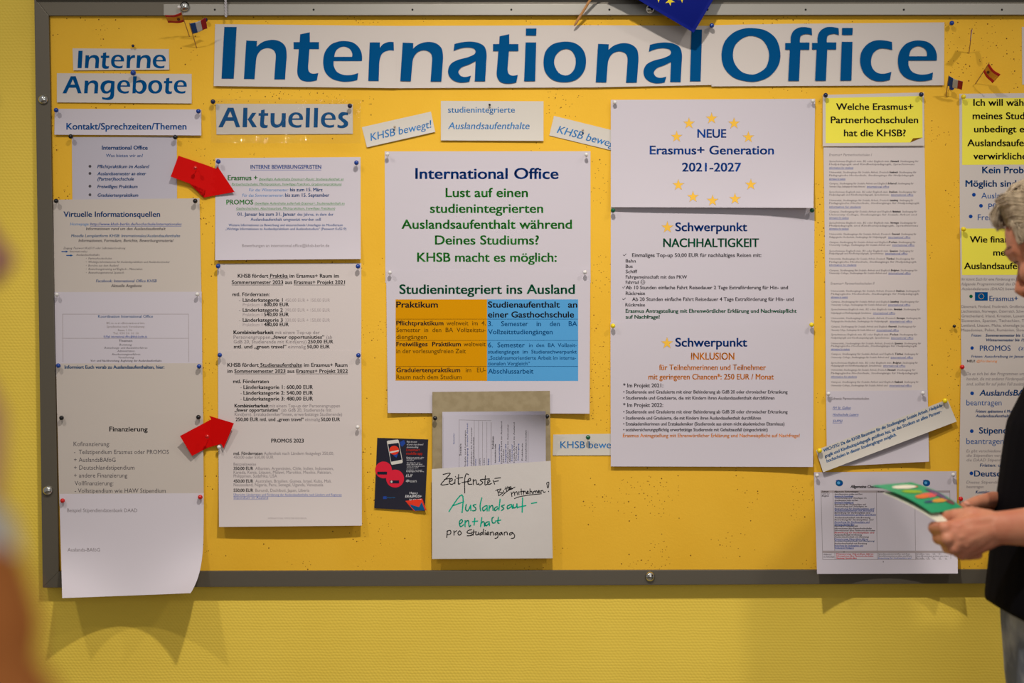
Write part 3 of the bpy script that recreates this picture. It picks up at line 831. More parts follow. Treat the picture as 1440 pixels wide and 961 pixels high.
pr.block('''927 1077 520.6 7.6 O b|für Teilnehmerinnen und Teilnehmer
912 1088 533.8 7.6 O b|mit geringeren Chancen*: 250 EUR / Monat
876.5 932.5 545 5.4 k b|* Im Projekt 2021:
876.5 1107.5 553.6 4.6 k b|• Studierende und Graduierte mit einer Behinderung ab GdB 20 oder chronischer Erkrankung
876.5 1089 562.2 4.6 k b|• Studierende und Graduierte, die mit Kindern ihren Auslandsaufenthalt durchführen
876.5 932.5 572.6 5.4 k b|* Im Projekt 2022:
876.5 1107.5 581.6 4.6 k b|• Studierende und Graduierte mit einer Behinderung ab GdB 20 oder chronischer Erkrankung
876.5 1070 590.4 4.6 k b|• Studierende und Graduierte, die mit Kindern ihren Auslandsaufenthalt durchführen
876.5 1103 598.6 4.6 k b|• Erstakademikerinnen und Erstakademiker (Studierende aus einem nicht akademischen Elternhaus)
876.5 1079.5 606.8 4.6 k b|• sozialversicherungspflichtig erwerbstätige Studierende mit Gehaltsausfall (eingeschränkt)
876 1124.5 615.2 4.9 O b|Erasmus Antragstellung mit Ehrenwörtlicher Erklärung und Nachweispflicht auf Nachfrage!''')
pr.done('printed_text')

# ---- the flyer
s = Sheet('flyer', [(530.5, 616), (602.2, 618.2), (597.5, 719), (526.3, 715)], D0, 'dark glossy flyer with a pictured smartphone and red discs', 'flyer', mat('dark_navy_gloss_print', (27, 28, 44), .3, 0, .5), curl=dict(wav=.0012, br=.004, bot=.003))
F_ = lambda x, y: (520 + x / 8.01, 605 + y / 8.01)
for k_, v_ in dict(f=(150, 36, 34), r=(214, 40, 62), d=(34, 36, 52), i=(40, 70, 150), z=(20, 84, 130), m=(208, 204, 196), n=(220, 60, 40)).items(): INKS[k_] = v_
pr = Print(s)
pr.poly([F_(400, 800), F_(590, 772), F_(640, 905), F_(500, 915)], 'n'); pr.poly([F_(430, 830), F_(575, 788), F_(622, 905), F_(510, 912)], 'z', .00012)
pr.done('printed_band')
for q_, r_ in (((155, 450), 11.8), ((285, 548), 12.6)):
    pr = Print(s, .00025 if r_ > 12 else .00015); pr.disc(*F_(*q_), r_, r_, 'r', 0, 28); pr.done('printed_disc')['label'] = 'red printed disc'
pr = Print(s, .0002)
pr.poly([F_(85, 470), F_(195, 470), F_(195, 502), F_(85, 502)], 'd', .0002); pr.poly([F_(225, 568), F_(330, 568), F_(330, 602), F_(225, 602)], 'd', .0002)
pr.disc(*F_(245, 583), 1.4, 1.7, 'm', .0003, 10)
pr.poly([F_(340, 135), F_(385, 112), F_(402, 150), F_(365, 190), F_(345, 170)], 'i')
pr.done('printed_shapes')
pr = Print(s, .0002)
pr.poly([F_(192, 130), F_(205, 120), F_(315, 108), F_(326, 118), F_(372, 362), F_(362, 374), F_(250, 393), F_(240, 384)], 'm')
pr.poly([F_(205, 160), F_(325, 145), F_(360, 335), F_(240, 358)], 'd', .0001)
pr.disc(*F_(275, 228), 6.8, 6.3, 'n', .0002, 20); pr.poly([F_(225, 245), F_(325, 225), F_(328, 240), F_(228, 262)], 'm', .0003); pr.poly([F_(262, 285), F_(318, 270), F_(300, 312)], 'i', .0002)
pr.done('printed_smartphone')['label'] = 'picture of a white smartphone'
pr = Print(s, .0003)
def FT(x0, x1, y, cap, k, st, t): a = F_(x0, y); b = F_(x1, y); pr.text(t, a[0], b[0], a[1] + (x0 - 415) * .004, cap, k, st)
for x0, x1, y, c, k, st, t in ((415, 530, 142, 2.4, 'W', 'bi', 'Make the most'), (415, 600, 172, 2.4, 'W', 'bi', 'of your stay abroad'), (415, 545, 202, 2.4, 'W', 'bi', 'downloading'),
    (412, 565, 238, 3.6, 'n', 'b', 'Erasmus+'), (412, 595, 278, 3.6, 'n', 'b', 'mobile app'),
    (415, 610, 315, 1.6, 'W', '', 'Explore your city'), (415, 590, 330, 1.6, 'W', '', 'find tips and events'), (415, 495, 346, 1.6, 'W', '', 'and stories'),
    (415, 570, 376, 1.6, 'W', '', 'Checklist for your'), (415, 590, 392, 1.6, 'W', '', 'stay abroad and'), (415, 615, 412, 1.6, 'W', '', 'Online learning agreement'), (415, 545, 432, 1.6, 'W', '', 'student card'),
    (412, 590, 458, 1.6, 'W', '', 'Available in many'), (412, 610, 474, 1.6, 'W', '', 'languages for free'),
    (408, 478, 530, 4, 'W', 'bi', 'EUF'), (405, 525, 590, 4, 'W', 'bi', '✱esn'), (445, 540, 720, 3, 'W', 'i', 'Happy'), (400, 580, 762, 3.6, 'W', 'xi', 'ERASMUS+'), (440, 575, 805, 3.4, 'W', 'xi', '35 YEARS'),
    (195, 285, 775, 1.8, 'x', 'b', 'European Union')): FT(x0, x1, y, c, k, st, t)
pr.poly([F_(150, 748), F_(190, 748), F_(190, 778), F_(150, 778)], 'i')
pr.done('printed_text')

# ---- the pocket with hand-outs
kraft = mat('grey_brown_card', (150, 136, 106), .8, 0, .1, mix=((160, 146, 116), 60, 4, .4, .6))
pk = thing('leaflet_pocket', P(690, 786, D0), 'white envelope pocket with a grey-brown card back and handwritten Zeitfenster', 'paper pocket')
s = Sheet('card_back', [(608, 551.5), (773.3, 550), (776, 782), (608, 782)], D0 + .0125, None, None, kraft, None, pk, dict(wav=.0006, tl=-.001), (12, 16), .0012)
fq = [(607.3, 660), (774.3, 648.5), (777.2, 785.5), (607.6, 786.5)]
s = Sheet('pocket_front', fq, D0 + .0235, None, None, mat('envelope_white', (208, 203, 199), .6, 0, .25, bump=(16, .10, .012)), None, pk, dict(wav=.003, bot=-.002, mid=.004, top=.002), (20, 20), .0004)
pr = Print(s, .00015)
Hq = lambda pts: [(605 + x / 6.629, 645 + y / 6.629) for x, y in pts]
def pen(k, w, src):
    for st in src.split('/'):
        n_ = [float(q) for q in st.split()]
        pr.stroke(Hq(list(zip(n_[::2], n_[1::2]))), w, k)
pen('p', 1.3, '120 150 186 140 140 195 100 245 168 240/132 196 186 186/180 216 206 204 200 186 180 202 182 234 204 242 226 226/232 195 230 237/235 168 237 173/265 150 262 238 278 236/246 186 302 178/'
    '357 152 336 145 322 190 322 322/295 226 356 214/350 216 376 205 371 185 353 202 355 238 388 240/401 195 401 245/402 216 425 200 434 240 452 234/492 194 465 202 490 225 465 247 452 242/515 160 510 245 532 240/490 196 552 190/'
    '536 226 556 215 550 200 535 216 542 242 572 233/586 204 600 240/602 187 656 180/600 215 636 209')
pen('p', 1.15, '625 290 640 346/610 300 660 285 640 316 676 320 636 348/682 300 690 326/705 265 712 305/722 260 728 300/695 286 752 262/736 286 756 275 745 265 738 290 768 283/670 350 720 305 790 268/'
    '755 315 762 355/762 330 780 312 788 346/788 325 806 310 813 340/825 310 828 340/848 284 850 338/834 312 872 304/868 310 870 335/870 318 884 305 896 330/900 320 915 311 906 304 901 328 922 324/930 284 930 330/930 314 944 306 952 329/'
    '960 308 962 326/962 314 974 304 981 322/981 310 991 301 998 321/1005 312 1020 305 1010 298 1006 318 1027 316/1032 300 1034 320/1034 306 1047 297 1060 318 1072 310/1085 230 1106 224 1098 276 1085 230/1102 306 1104 310/785 375 830 358 920 342 1036 330')
pen('p', 1.3, '160 675 154 738/156 680 188 672 190 702 160 712/221 675 222 716/222 692 246 674/275 675 258 695 270 716 290 700 276 675/386 664 350 675 346 695 384 700 390 716 344 722/405 668 400 716/384 690 432 684/'
    '425 690 426 712 446 710 450 688/450 688 453 713/486 690 465 700 468 716 488 700/497 658 492 713/512 690 512 713/513 672 514 675/525 706 546 696 536 685 525 710 550 711/560 690 562 716/562 698 576 686 586 690 590 716/'
    '626 690 605 700 608 716 628 700/630 690 629 735 604 746/666 690 645 700 650 716 668 696/668 690 673 713/690 690 690 716/690 698 704 686 716 690 719 713/762 690 740 700 743 716 765 700/765 690 786 716 782 740 756 746')
pr.done('handwriting')['label'] = 'black marker handwriting'
pr = Print(s, .00015)
pen('M', 1.75, '175 495 295 340 297 506/215 440 312 404/336 430 330 475 350 490 376 440/377 436 379 487/426 430 400 440 425 465 420 485 394 488/481 368 465 440 471 490/522 440 490 460 496 490 525 464/530 440 531 490/550 440 548 490/'
    '549 470 562 448 580 440 586 486/626 450 600 465 605 488 632 464/651 380 640 482/692 434 665 446 686 465 664 486/752 430 720 445 723 470 756 448/758 430 766 466/775 430 776 461 800 454 808 424/808 424 813 461/861 368 857 502/818 455 892 440/944 420 992 411/'
    '275 611 301 590 290 570 272 595 281 635 312 618/325 580 325 636/325 604 340 584 356 582 363 636 377 624/416 558 409 622/394 590 442 584/481 553 469 636/471 612 490 590 503 596 506 632/541 590 515 605 520 630 546 608/549 590 553 626/590 548 576 560 580 600 606 599/636 548 630 600 642 606/608 585 657 575')
pr.done('handwriting')['label'] = 'green marker handwriting'
hp = mat('handout_paper', (196, 192, 204), .7, 0, .2)
for i, (q, dd, cu, lab) in enumerate([([(622, 579.5), (767.3, 578.5), (768, 775), (622, 775)], .0145, dict(wav=.001, tr=.034, tu=1.4, tv=7), 'rearmost white hand-out sheet standing in the paper pocket'),
                                      ([(623.5, 584), (767, 583.5), (768.5, 776), (623.5, 776)], .0170, dict(wav=.001, tr=.040, tu=1.4, tv=7), 'front hand-out sheet with sideways printed rows in the paper pocket')]):
    s = Sheet('handout_sheet', q, D0 + dd, lab, 'hand-out', hp, 'hand-outs in the paper pocket', curl=cu, n=(24, 40))
    if i:
        s.tf = (605, 575, 0); pr = Print(s)
        q_ = lambda x: x / 8.229
        for x, a, b, w in ((335, 130, 690, 2), (510, 135, 690, 2), (560, 140, 690, 2), (605, 150, 690, 2), (655, 155, 690, 2), (705, 160, 690, 3), (1132, 260, 615, 2)):
            pr.line([(q_(x), q_(a)), (q_(x), q_(b))], q_(w * 1.6), 'g')
        pr.line([(q_(335), q_(130)), (q_(705), q_(138))], .35, 'g')
        words = ['Semester und Zeitfenster', 'Soziale Arbeit im Ausland', 'Module und Leistungen', 'Studiengang Soziale Arbeit', 'Praktikum im Semester', 'Auslandsaufenthalt im Studium']
        s.tf = None
        for j, (x, a, b, c) in enumerate(((270, 285, 410, 2), (350, 405, 545, 3), (402, 250, 690, 2), (427, 165, 690, 2), (474, 215, 690, 2), (499, 330, 690, 2), (522, 580, 690, 2), (570, 575, 685, 2), (620, 575, 685, 2), (668, 580, 685, 2), (727, 320, 465, 3),
                                          (750, 410, 630, 2), (797, 410, 615, 2), (822, 150, 640, 2), (845, 470, 620, 2), (870, 410, 620, 2), (895, 180, 630, 2), (918, 470, 620, 2), (943, 410, 610, 2), (968, 160, 630, 2), (992, 440, 600, 2), (1016, 405, 600, 2), (1062, 400, 600, 2), (1105, 250, 610, 2))):
            s.tf = (605 + q_(x) + 1.2, 575 + q_(b), R(90))
            pr.text(words[j % 6] if b - a > 200 else words[j % 6].split()[0], 0, q_(b - a), 0, 1.9 if c == 2 else 2.8, 'k' if j % 3 else 'L', 'b')
        pr.done('printed_text')

# ---- partner list column
s = Sheet('notice_sheet', [(1157, 133.5), (1299.3, 130), (1300, 205), (1157, 206)], D0 + 0.0021, 'white sheet with a yellow panel asking Welche Erasmus+ Partnerhochschulen', 'poster', paper_sign, curl=dict(wav=.001, bot=.002))
pr = Print(s); pr.patch([(1161, 138), (1297, 135), (1297.5, 194), (1161, 201.5)], 'y', 0, 8)
pr.poly([(1161, 201.4), (1280, 200.5), (1284, 194.5), (1297, 194), (1161, 200)], 'y'); pr.done('yellow_panel')['label'] = 'fluorescent yellow panel with a turned corner'
pr = Print(s, .0003); pr.block('1176 1284 154.6 9.2 p b|Welche Erasmus+\n1168.5 1291 173.2 9.2 p b|Partnerhochschulen\n1187 1273.5 191.6 9.2 p b|hat die KHSB?')
pr.poly([(1280, 200.5), (1284, 194.6), (1297, 193.5)], 'o'); pr.done('printed_text')
LISTW = ['University College, Studiengänge für Soziale Arbeit und', 'Sprachniveau Englisch min. B2 oder Englisch min.', 'Studiengang Soziale Arbeit, Sprachniveau Französisch', 'Heilpädagogik und Kindheitspädagogik, Sprachniveau',
         'Universität, Studiengänge für Soziale Arbeit, Deutsch', 'Institute of Technology, Studiengang Kindheitspädagogik', 'Pädagogische Hochschule, Studiengänge für Heilpädagogik', 'Campus, Studiengang für Soziale Arbeit und Englisch', 'University of Applied Sciences, Studiengang Soziale Arbeit']
LAND = ['Belgien', 'Dänemark', 'Frankreich', 'Irland', 'Italien', 'Luxemburg', 'Niederlande', 'Norwegen', 'Österreich', 'Polen', 'Spanien', 'Türkei']
def listing(pr, x0, x1, blocks, y0, sc_, shift):
    r = random.Random(shift)
    for bi, bl in enumerate(blocks):
        for li, y in enumerate(bl):
            Y = y0 + y / sc_; xe = x1 - r.random() * 10; t = LISTW[(bi * 3 + li * 2 + shift) % 9]
            if li == 0:
                xm = xe - 34 - r.random() * 8
                pr.text(t, x0, xm, Y, 2.6, 'g', 'mi'); pr.text(LAND[(bi + shift) % 12], xm + 1.5, xm + 13, Y, 2.7, 'k', 'xi'); pr.text('Studiengang für', xm + 15, xe, Y, 2.6, 'g', 'mi')
            elif li < len(bl) - 1: pr.text(t, x0, xe, Y, 2.6, 'g', 'mi')
            else:
                xm = x0 + (14 if len(bl) == 3 else 50 + r.random() * 36)
                if len(bl) == 3: pr.text('information for students', x0, x0 + 22 + r.random() * 24, Y, 2.6, 'L', 'miu')
                else:
                    pr.text(t, x0, xm, Y, 2.6, 'g', 'mi'); pr.text('international office', xm + 3, min(xe, xm + 34), Y, 2.6, 'L', 'miu')
s = Sheet('notice_sheet', [(1158, 207), (1300, 205.5), (1303.5, 400), (1161, 402)], D0, 'closely printed list headed Erasmus+ Partnerhochschulen I, upper sheet of the list column', 'notice', paper_pale, 'partner university lists', curl=dict(wav=.001, arch=0, tl=.002))
pr = Print(s); pr.text('Erasmus+ Partnerhochschulen I', 1166, 1225.5, 219.5, 3.6, 'g', 'i')
listing(pr, 1166, 1293, [(112, 133, 158), (190, 212, 238), (270, 292), (330, 350), (390, 410, 436), (470, 492, 515), (550, 570, 592), (630, 652), (688, 708), (750, 768), (806, 828, 850), (888, 908)], 206, 5.058, 1); pr.done('printed_text')
s = Sheet('notice_sheet', [(1160.5, 389), (1303, 388), (1304.5, 562), (1161.5, 562)], D0 + 0.0015, 'closely printed list headed Erasmus+ Partnerhochschulen II, middle sheet of the list column', 'notice', paper_pale, 'partner university lists', curl=dict(wav=.001))
pr = Print(s); pr.text('Erasmus+ Partnerhochschulen II', 1168, 1229, 400.5, 3.6, 'g', 'i')
listing(pr, 1168.5, 1296, [(135, 158, 183), (218, 242), (277, 305), (345, 370), (410, 437), (472, 497), (540, 560, 585), (622, 648), (690, 712), (745, 770, 797), (838, 865)], 386, 5.49, 4); pr.done('printed_text')
s = Sheet('notice_sheet', [(1161.5, 550.5), (1304.5, 549), (1306.5, 649.5), (1163, 657)], D0 + 0.0030, 'list sheet headed Schweiz Partnerhochschulen with three blue links', 'notice', paper, 'partner university lists', curl=dict(wav=.001, bot=.004, bp=3, br=.006))
pr = Print(s); pr.block('1169 1222 562.6 3.8 g m|Schweiz Partnerhochschulen\n1171 1196 575.6 3.6 L miu|FH St. Gallen\n1171 1207 585 3.6 L miu|Hochschule Luzern\n1171 1184 594.2 3.6 L miu|SUPSI'); pr.done('printed_text')
s = Sheet('paper_strip', [(1147.5, 633.5), (1332.3, 562), (1345.3, 593), (1157.5, 664.5)], D0 + 0.0096, 'slanting paper strip starting WICHTIG pinned across the list sheet', 'paper strip', W, curl=dict(wav=.001, mid=.004, bot=.002), tf=(1158.3, 636.2, R(21.1)))
pr = Print(s); pr.block('''0 180 0 4.4 c xi|WICHTIG: Da die KHSB Bausteine für die Studiengänge Soziale Arbeit, Heilpäda-
-1 175 8 4.4 c xi|gogik und Kindheitspädagogik geöffnet hat, ist das Studium an allen Partner-
-1 104 15.4 4.4 c xi|hochschulen in diesen Studiengängen möglich.'''); pr.done('printed_text')

# ---- the checklist
s = Sheet('notice_sheet', [(1144.5, 664.5), (1345, 663), (1347, 807), (1149, 807.5)], D0 + 0.0015, 'landscape checklist sheet with a grey table and two small globe emblems', 'notice', paper, curl=dict(wav=.001, bot=.007, bp=2.2, bl=.042, br=.046, ce=4), n=(24, 24))
C_ = lambda x, y: (1140 + x / 6.2, 660 + y / 6.2)
pr = Print(s)
for a, b in ((88, 1215), (105, 1218)):
    y = (187, 206) if a == 88 else (712, 731)
    pr.patch([C_(a, y[0]), C_(b, y[0]), C_(b, y[1]), C_(a, y[1])], 'e', -.00004)
for x, x2, y0_, y1_ in ((90, 105, 187, 790), (193, 212, 187, 790), (573, 580, 187, 790), (908, 915, 187, 790), (1213, 1222, 187, 790)): pr.line([C_(x, y0_), C_(x2, y1_)], .5, 'g')
pr.line([C_(105, 790), C_(1222, 788)], .5, 'g')
pr.block('1196 1250 686.6 4 p xi|Allgemeine Checkliste zum\n1252 1296 686.6 4 p xi|Auslandsaufenthalt')
def ck(x0, x1, y, k, st='mi', t=None):
    a = C_(x0, y); b = C_(x1, y); pr.text(t or random.choice(['Bewerbung für Studienplätze und', 'Informationen über Partnerhochschulen', 'Sprachkenntnisse prüfen und Kurs', 'Auslandsaufenthalt mit Beratung', 'Versicherung und Unterlagen im', 'Finanzierung, Stipendium klären']), a[0], b[0], a[1], 2.2, k, st)
ck(95, 155, 203, 'p', 'xi', 'Zeitraum'); ck(205, 415, 203, 'p', 'xi', 'Allgemeine Vorbereitungen'); ck(585, 640, 203, 'p', 'xi', 'Kosten')
ck(110, 170, 728, 'p', 'xi', 'Zeitraum'); ck(220, 415, 728, 'p', 'xi', 'Allgemeine Vorbereitungen'); ck(585, 640, 728, 'p', 'xi', 'Kosten'); ck(918, 990, 728, 'p', 'xi', 'Fristen')
ck(97, 165, 222, 'k', 'mi', '1 Jahr vor'); ck(97, 158, 240, 'k', 'xi', 'Beginn'); ck(110, 180, 752, 'k', 'mi', 'Während'); ck(110, 205, 772, 'k', 'mi', 'des Aufenthalts')
for y, x1, k in ((225, 450, 'k'), (243, 370, 'L'), (259, 485, 'k'), (279, 412, 'k'), (296, 372, 'L'), (315, 480, 'k'), (332, 490, 'k'), (352, 552, 'L'), (368, 552, 'L'), (388, 515, 'k'), (403, 568, 'L'), (430, 520, 'k'), (448, 545, 'k'), (468, 512, 'L'), (489, 380, 'L'), (502, 408, 'K'), (524, 530, 'K'), (542, 560, 'k'), (561, 552, 'R'), (580, 445, 'k'), (598, 505, 'k'), (616, 500, 'L'), (634, 555, 'D'), (655, 490, 'k'), (674, 455, 'L'), (694, 375, 'L')): ck(208, x1, y, k, 'biu' if k == 'L' else 'bi')
for y, x1, k in ((747, 545, 'R'), (765, 545, 'R'), (783, 400, 'R')): ck(224, x1, y, k, 'bi')
for y, x1, k in ((747, 865, 'k'), (765, 880, 'k'), (783, 875, 'L')): ck(588, x1, y, k, 'mi')
for y, x1, k in ((747, 1165, 'k'), (765, 1200, 'k'), (783, 1200, 'k')): ck(918, x1, y, k, 'mi')
ck(630, 636, 815, 'k', '', '1')
pr.done('printed_table')
pr = Print(s)
for x in (250, 1010):
    c = C_(x, 122); pr.disc(*c, 5.2, 4.6, 'z', 0, 18); pr.disc(c[0] - 1, c[1] - .3, 2.3, 2.0, 'b', .0001, 12, .3); pr.disc(c[0] + 2.5, c[1] + 1.4, 2, 1.6, 'N', .0001, 10); pr.poly([(c[0] - 5.4, c[1] - 3.4), (c[0] - 1, c[1] - 5), (c[0] - 3, c[1] - 2)], 'N', .0001)
pr.done('globe_emblem')['label'] = 'two small blue globe emblems'

# ---- right column, running out of the picture
s = Sheet('notice_sheet', [(1349, 132), (1554, 130), (1555, 328), (1350, 330)], D0, 'sheet with a yellow panel starting Ich will, top of the right column', 'poster', paper_sign, curl=dict(wav=.001))
pr = Print(s); pr.patch([(1353, 138.5), (1550, 137), (1550, 231), (1353, 232)], 'y', 0, 8); pr.done('yellow_panel')['label'] = 'fluorescent yellow panel'
pr = Print(s, .0003)
pr.block('''1369 - 148.8 9.4 p b|Ich will während eines Teils
1368 - 167.6 9.4 p b|meines Studiums
1370 - 186.2 9.4 p b|unbedingt einen
1360.5 - 205.6 9.4 p b|Auslandsaufenthalt
1369 - 224.2 9.4 p b|verwirklichen!
1381.5 - 243.6 9 D b|Kein Problem!
1358 - 262.6 9 D b|Möglich sind verschiedene
1380 - 279.2 8 D|Auslandssemester
1390 - 294.4 8 D|Pflichtpraktikum
1375 - 309.6 8 D|Freiwilliges Praktikum''')
for x, y in ((1369.5, 274), (1379.5, 289.5), (1365, 304.5)): pr.disc(x, y, 2.6, 2.6, 'N')
pr.done('printed_text')
s = Sheet('notice_sheet', [(1350, 319), (1555, 318), (1556, 520), (1352, 520)], D0 + 0.0015, 'sheet with a yellow panel starting Wie finan, middle of the right column', 'poster', paper_sign, curl=dict(wav=.001))
pr = Print(s); pr.patch([(1352, 321.5), (1550, 321), (1550, 386.5), (1353, 387)], 'y', 0, 8); pr.done('yellow_panel')['label'] = 'fluorescent yellow panel'
pr = Print(s, .0003)
pr.block('''1364 - 341.2 8.8 p b|Wie finanziere ich
1397 - 359.6 8.8 p b|meinen
1356 - 378.4 8.8 p b|Auslandsaufenthalt?
1352 1444 394.6 3.8 g i|Ihr könnt Euch für eine Förderung im Rahmen
1352 1448 401.4 3.8 g i|folgende Programmmittel des Deutschen
1352 1436 408.2 3.8 g i|Auslandsdienstes (DAAD) bewerben
1391.5 1431.5 423.4 7 D m|Erasmus+
1352 1452 433.2 3.8 g|Dänemark, Finnland, Frankreich, Großbritannien,
1352 1450 439.8 3.8 g|Liechtenstein, Norwegen, Österreich, Schweden,
1352 1452 446.4 3.8 g|Griechenland, Irland, Kroatien, Luxemburg,
1352 1455 453 3.8 g|Slowenien, Spanien, Tschechien, Türkei,
1352 1450 459.6 3.8 g|Lettland, Litauen, Malta, ehemalige jugosl.
1352 1452 466.2 3.8 g|Mazedonien, Polen, Rumänien, Slowakei,
1366 1380 473.6 3.8 D mi|Fristen:
1386 1456 473.6 3.8 D bi|Sommersemester bis 15. Sept.
1386 1456 480.2 3.8 D bi|Wintersemester bis 15. März
1378 1421 493.6 7.4 D m|PROMOS
1432 1450 492.4 5 D i|(z.B.
1366 1450 503.2 3.6 D mi|Fristen: Ausschreibung im Januar und
1360 1371 509.6 3.2 K b|NEU!
1373 1402 509.6 3.2 O i|@Förderung''')
pr.disc(1365.5, 417, 2.4, 2.4, 'H'); pr.disc(1367, 489.6, 2.4, 2.4, 'N')
pr.done('printed_text')
pr = Print(s, .0003); pr.poly([(1371, 411), (1389, 411), (1389, 423), (1371, 423)], 'q')
for i in range(12): pr.star(1380 + 3.6 * math.sin(i * math.pi / 6), 417 - 3.6 * math.cos(i * math.pi / 6), .8, 'Y', .0001)
pr.done('flag_emblem')['label'] = 'small blue flag with a ring of stars'
s = Sheet('notice_sheet', [(1351.5, 512), (1556, 511), (1556, 708), (1348.5, 709)], D0 + 0.0030, 'sheet of blue bullet headings above the hands, lowest of the right column', 'poster', paper_sign, curl=dict(wav=.001, bot=.003))
pr = Print(s)
pr.block('''1359 1440 528 4.4 g i|Da es sich bei den Programmen um
1359 1444 535.2 4.4 g i|handelt, die mit anderen Förderquellen
1359 1446 542.4 4.4 g i|sind, solltet Ihr auf jeden Fall zusätzlich
1377.5 - 556.6 8 D bi|AuslandsBAföG
1359 1408.5 570.4 8 D|beantragen
1372 1440 580.6 4 D bi|Fristen: spätestens 6 Monate vor
1372 1418.5 587.2 4 D bi|Auslandsaufenthalt
1377 - 609.8 8.4 D b|Stipendien
1359 1411.5 624.8 8.4 D|beantragen
1359 1440 636.4 4 g i|Es gibt verschiedene Förderfonds,
1359 1440 642.8 4 g i|die Stipendien vergeben. Sucht
1359 1442 649.2 4 g i|die DAAD Stipendiendatenbank
1378 1450 656.6 4.2 D bi|Fristen: unterschiedlich
1370 - 670.4 8.2 D b|Deutschlandstipendium
1359 1440 680.4 4 g i|Dieses Stipendium könnt Ihr
1359 1383 686.8 4 g i|beantragen
1372 1391 694.4 4.2 D bi|Kontakt:''')
for x, y in ((1367, 553.4), (1366.5, 606.6), (1366, 666)): pr.disc(x, y, 2.6, 2.6, 'N')
pr.done('printed_text')
Sheet('paper_sign', [(1437, 38), (1586, 37), (1586, 118), (1437.5, 119)], D0, 'white sign cut off by the right edge of the picture beyond the mini flags', 'sign', paper_sign, curl=dict(wav=.001))

# ---- red paper arrows
red = mat('red_card', (204, 5, 4), .6, 0, .08, bump=(30, .05, .006))
def arrow(pts, label, lift):
    """outline pixels; lift(x, y) gives the stand-off"""
    fr = []; N = len(pts); cx = sum(p[0] for p in pts) / N; cy = sum(p[1] for p in pts) / N
    bm = bmesh.new()
    vs = [bm.verts.new((x, y, 0)) for x, y in pts]; bm.faces.new(vs)
    bmesh.ops.triangulate(bm, faces=bm.faces[:])
    bmesh.ops.subdivide_edges(bm, edges=bm.edges[:], cuts=5, use_grid_fill=True)
    bm.verts.ensure_lookup_table()
    r = bmesh.ops.extrude_face_region(bm, geom=bm.faces[:]); back = {v for v in r['geom'] if isinstance(v, bmesh.types.BMVert)}
    for v in bm.verts:
        d = lift(v.co.x, v.co.y); v.co = P(v.co.x, v.co.y, d - (.0004 if v in back else 0))
    return tag(frombm('paper_arrow', bm, red), label, 'paper arrow')
arrow([(251, 219), (291, 232.5), (304, 237.5), (305.5, 233.5), (330, 270), (286.5, 278), (289.5, 268), (266, 258), (240, 248.5)], 'red paper arrow slanting down to the deadlines notice', lambda x, y: D0 + .0035 + .012 * max(0, (300 - x) / 60) + .004 * max(0, (x - 300) / 30))
arrow([(253, 613.5), (297, 590), (294, 585), (329, 595.5), (314.5, 631), (311, 624.5), (292, 630), (270, 641.5)], 'red paper arrow slanting up to the PROMOS notice', lambda x, y: D0 + .006 + .020 * max(0, (288 - x) / 35) + .012 * max(0, (x - 295) / 35))
# ------------------------------------------------------------------ ball-headed pins
PINC = dict(blue=(14, 62, 150), navy=(16, 30, 70), black=(18, 18, 22), white=(222, 220, 218), green=(8, 92, 62), yellow=(238, 214, 20), red=(204, 22, 22), clear=(176, 160, 140))
steel = mat('pin_steel', (170, 168, 165), .3, 1.0)
PINM = {}


def pin_meshes(col, r, out):
    key = (col, r, out)
    if key in PINM: return PINM[key]
    m = mat('pin_head_' + col, PINC[col], .22, 0, .5, coat=.2)
    bm = bmesh.new(); bmesh.ops.create_uvsphere(bm, u_segments=18, v_segments=12, radius=r, matrix=Matrix.Translation((0, -out, 0)))
    tube(bm, [(0, -out + r * .7, 0), (0, -out + r * 1.35, 0)], [r * .5, r * .28], 12)
    a = bpy.data.meshes.new('pin_head'); bm.to_mesh(a); bm.free(); a.materials.append(m)
    for p in a.polygons: p.use_smooth = True
    bm = bmesh.new(); tube(bm, [(0, -out + r * 1.2, 0), (0, .004, 0)], [.00062, .00062], 8)
    b = bpy.data.meshes.new('needle'); bm.to_mesh(b); bm.free(); b.materials.append(steel)
    PINM[key] = (a, b); return a, b


def pin(px, py, col, where, r=None, out=.0135, base=None, tilt=(0, 0)):
    r = r or (.0041 if col == 'white' else .0048)
    base = PD + .001 if base is None else base
    c = P(px, py, base + out)
    o = thing('push_pin', (c.x + tilt[0] * out, -base, c.z + tilt[1] * out), f'{col} ball-headed pin {where}', 'pin', 'ball-headed pins on the board')
    o.rotation_euler = (-math.atan(tilt[1]), 0, -math.atan(tilt[0])) if tilt != (0, 0) else (0, 0, 0)
    for nm, me in zip(('pin_head', 'needle'), pin_meshes(col, r, out)):
        k = bpy.data.objects.new(nm, me); sc.collection.objects.link(k); k.parent = o
    return o


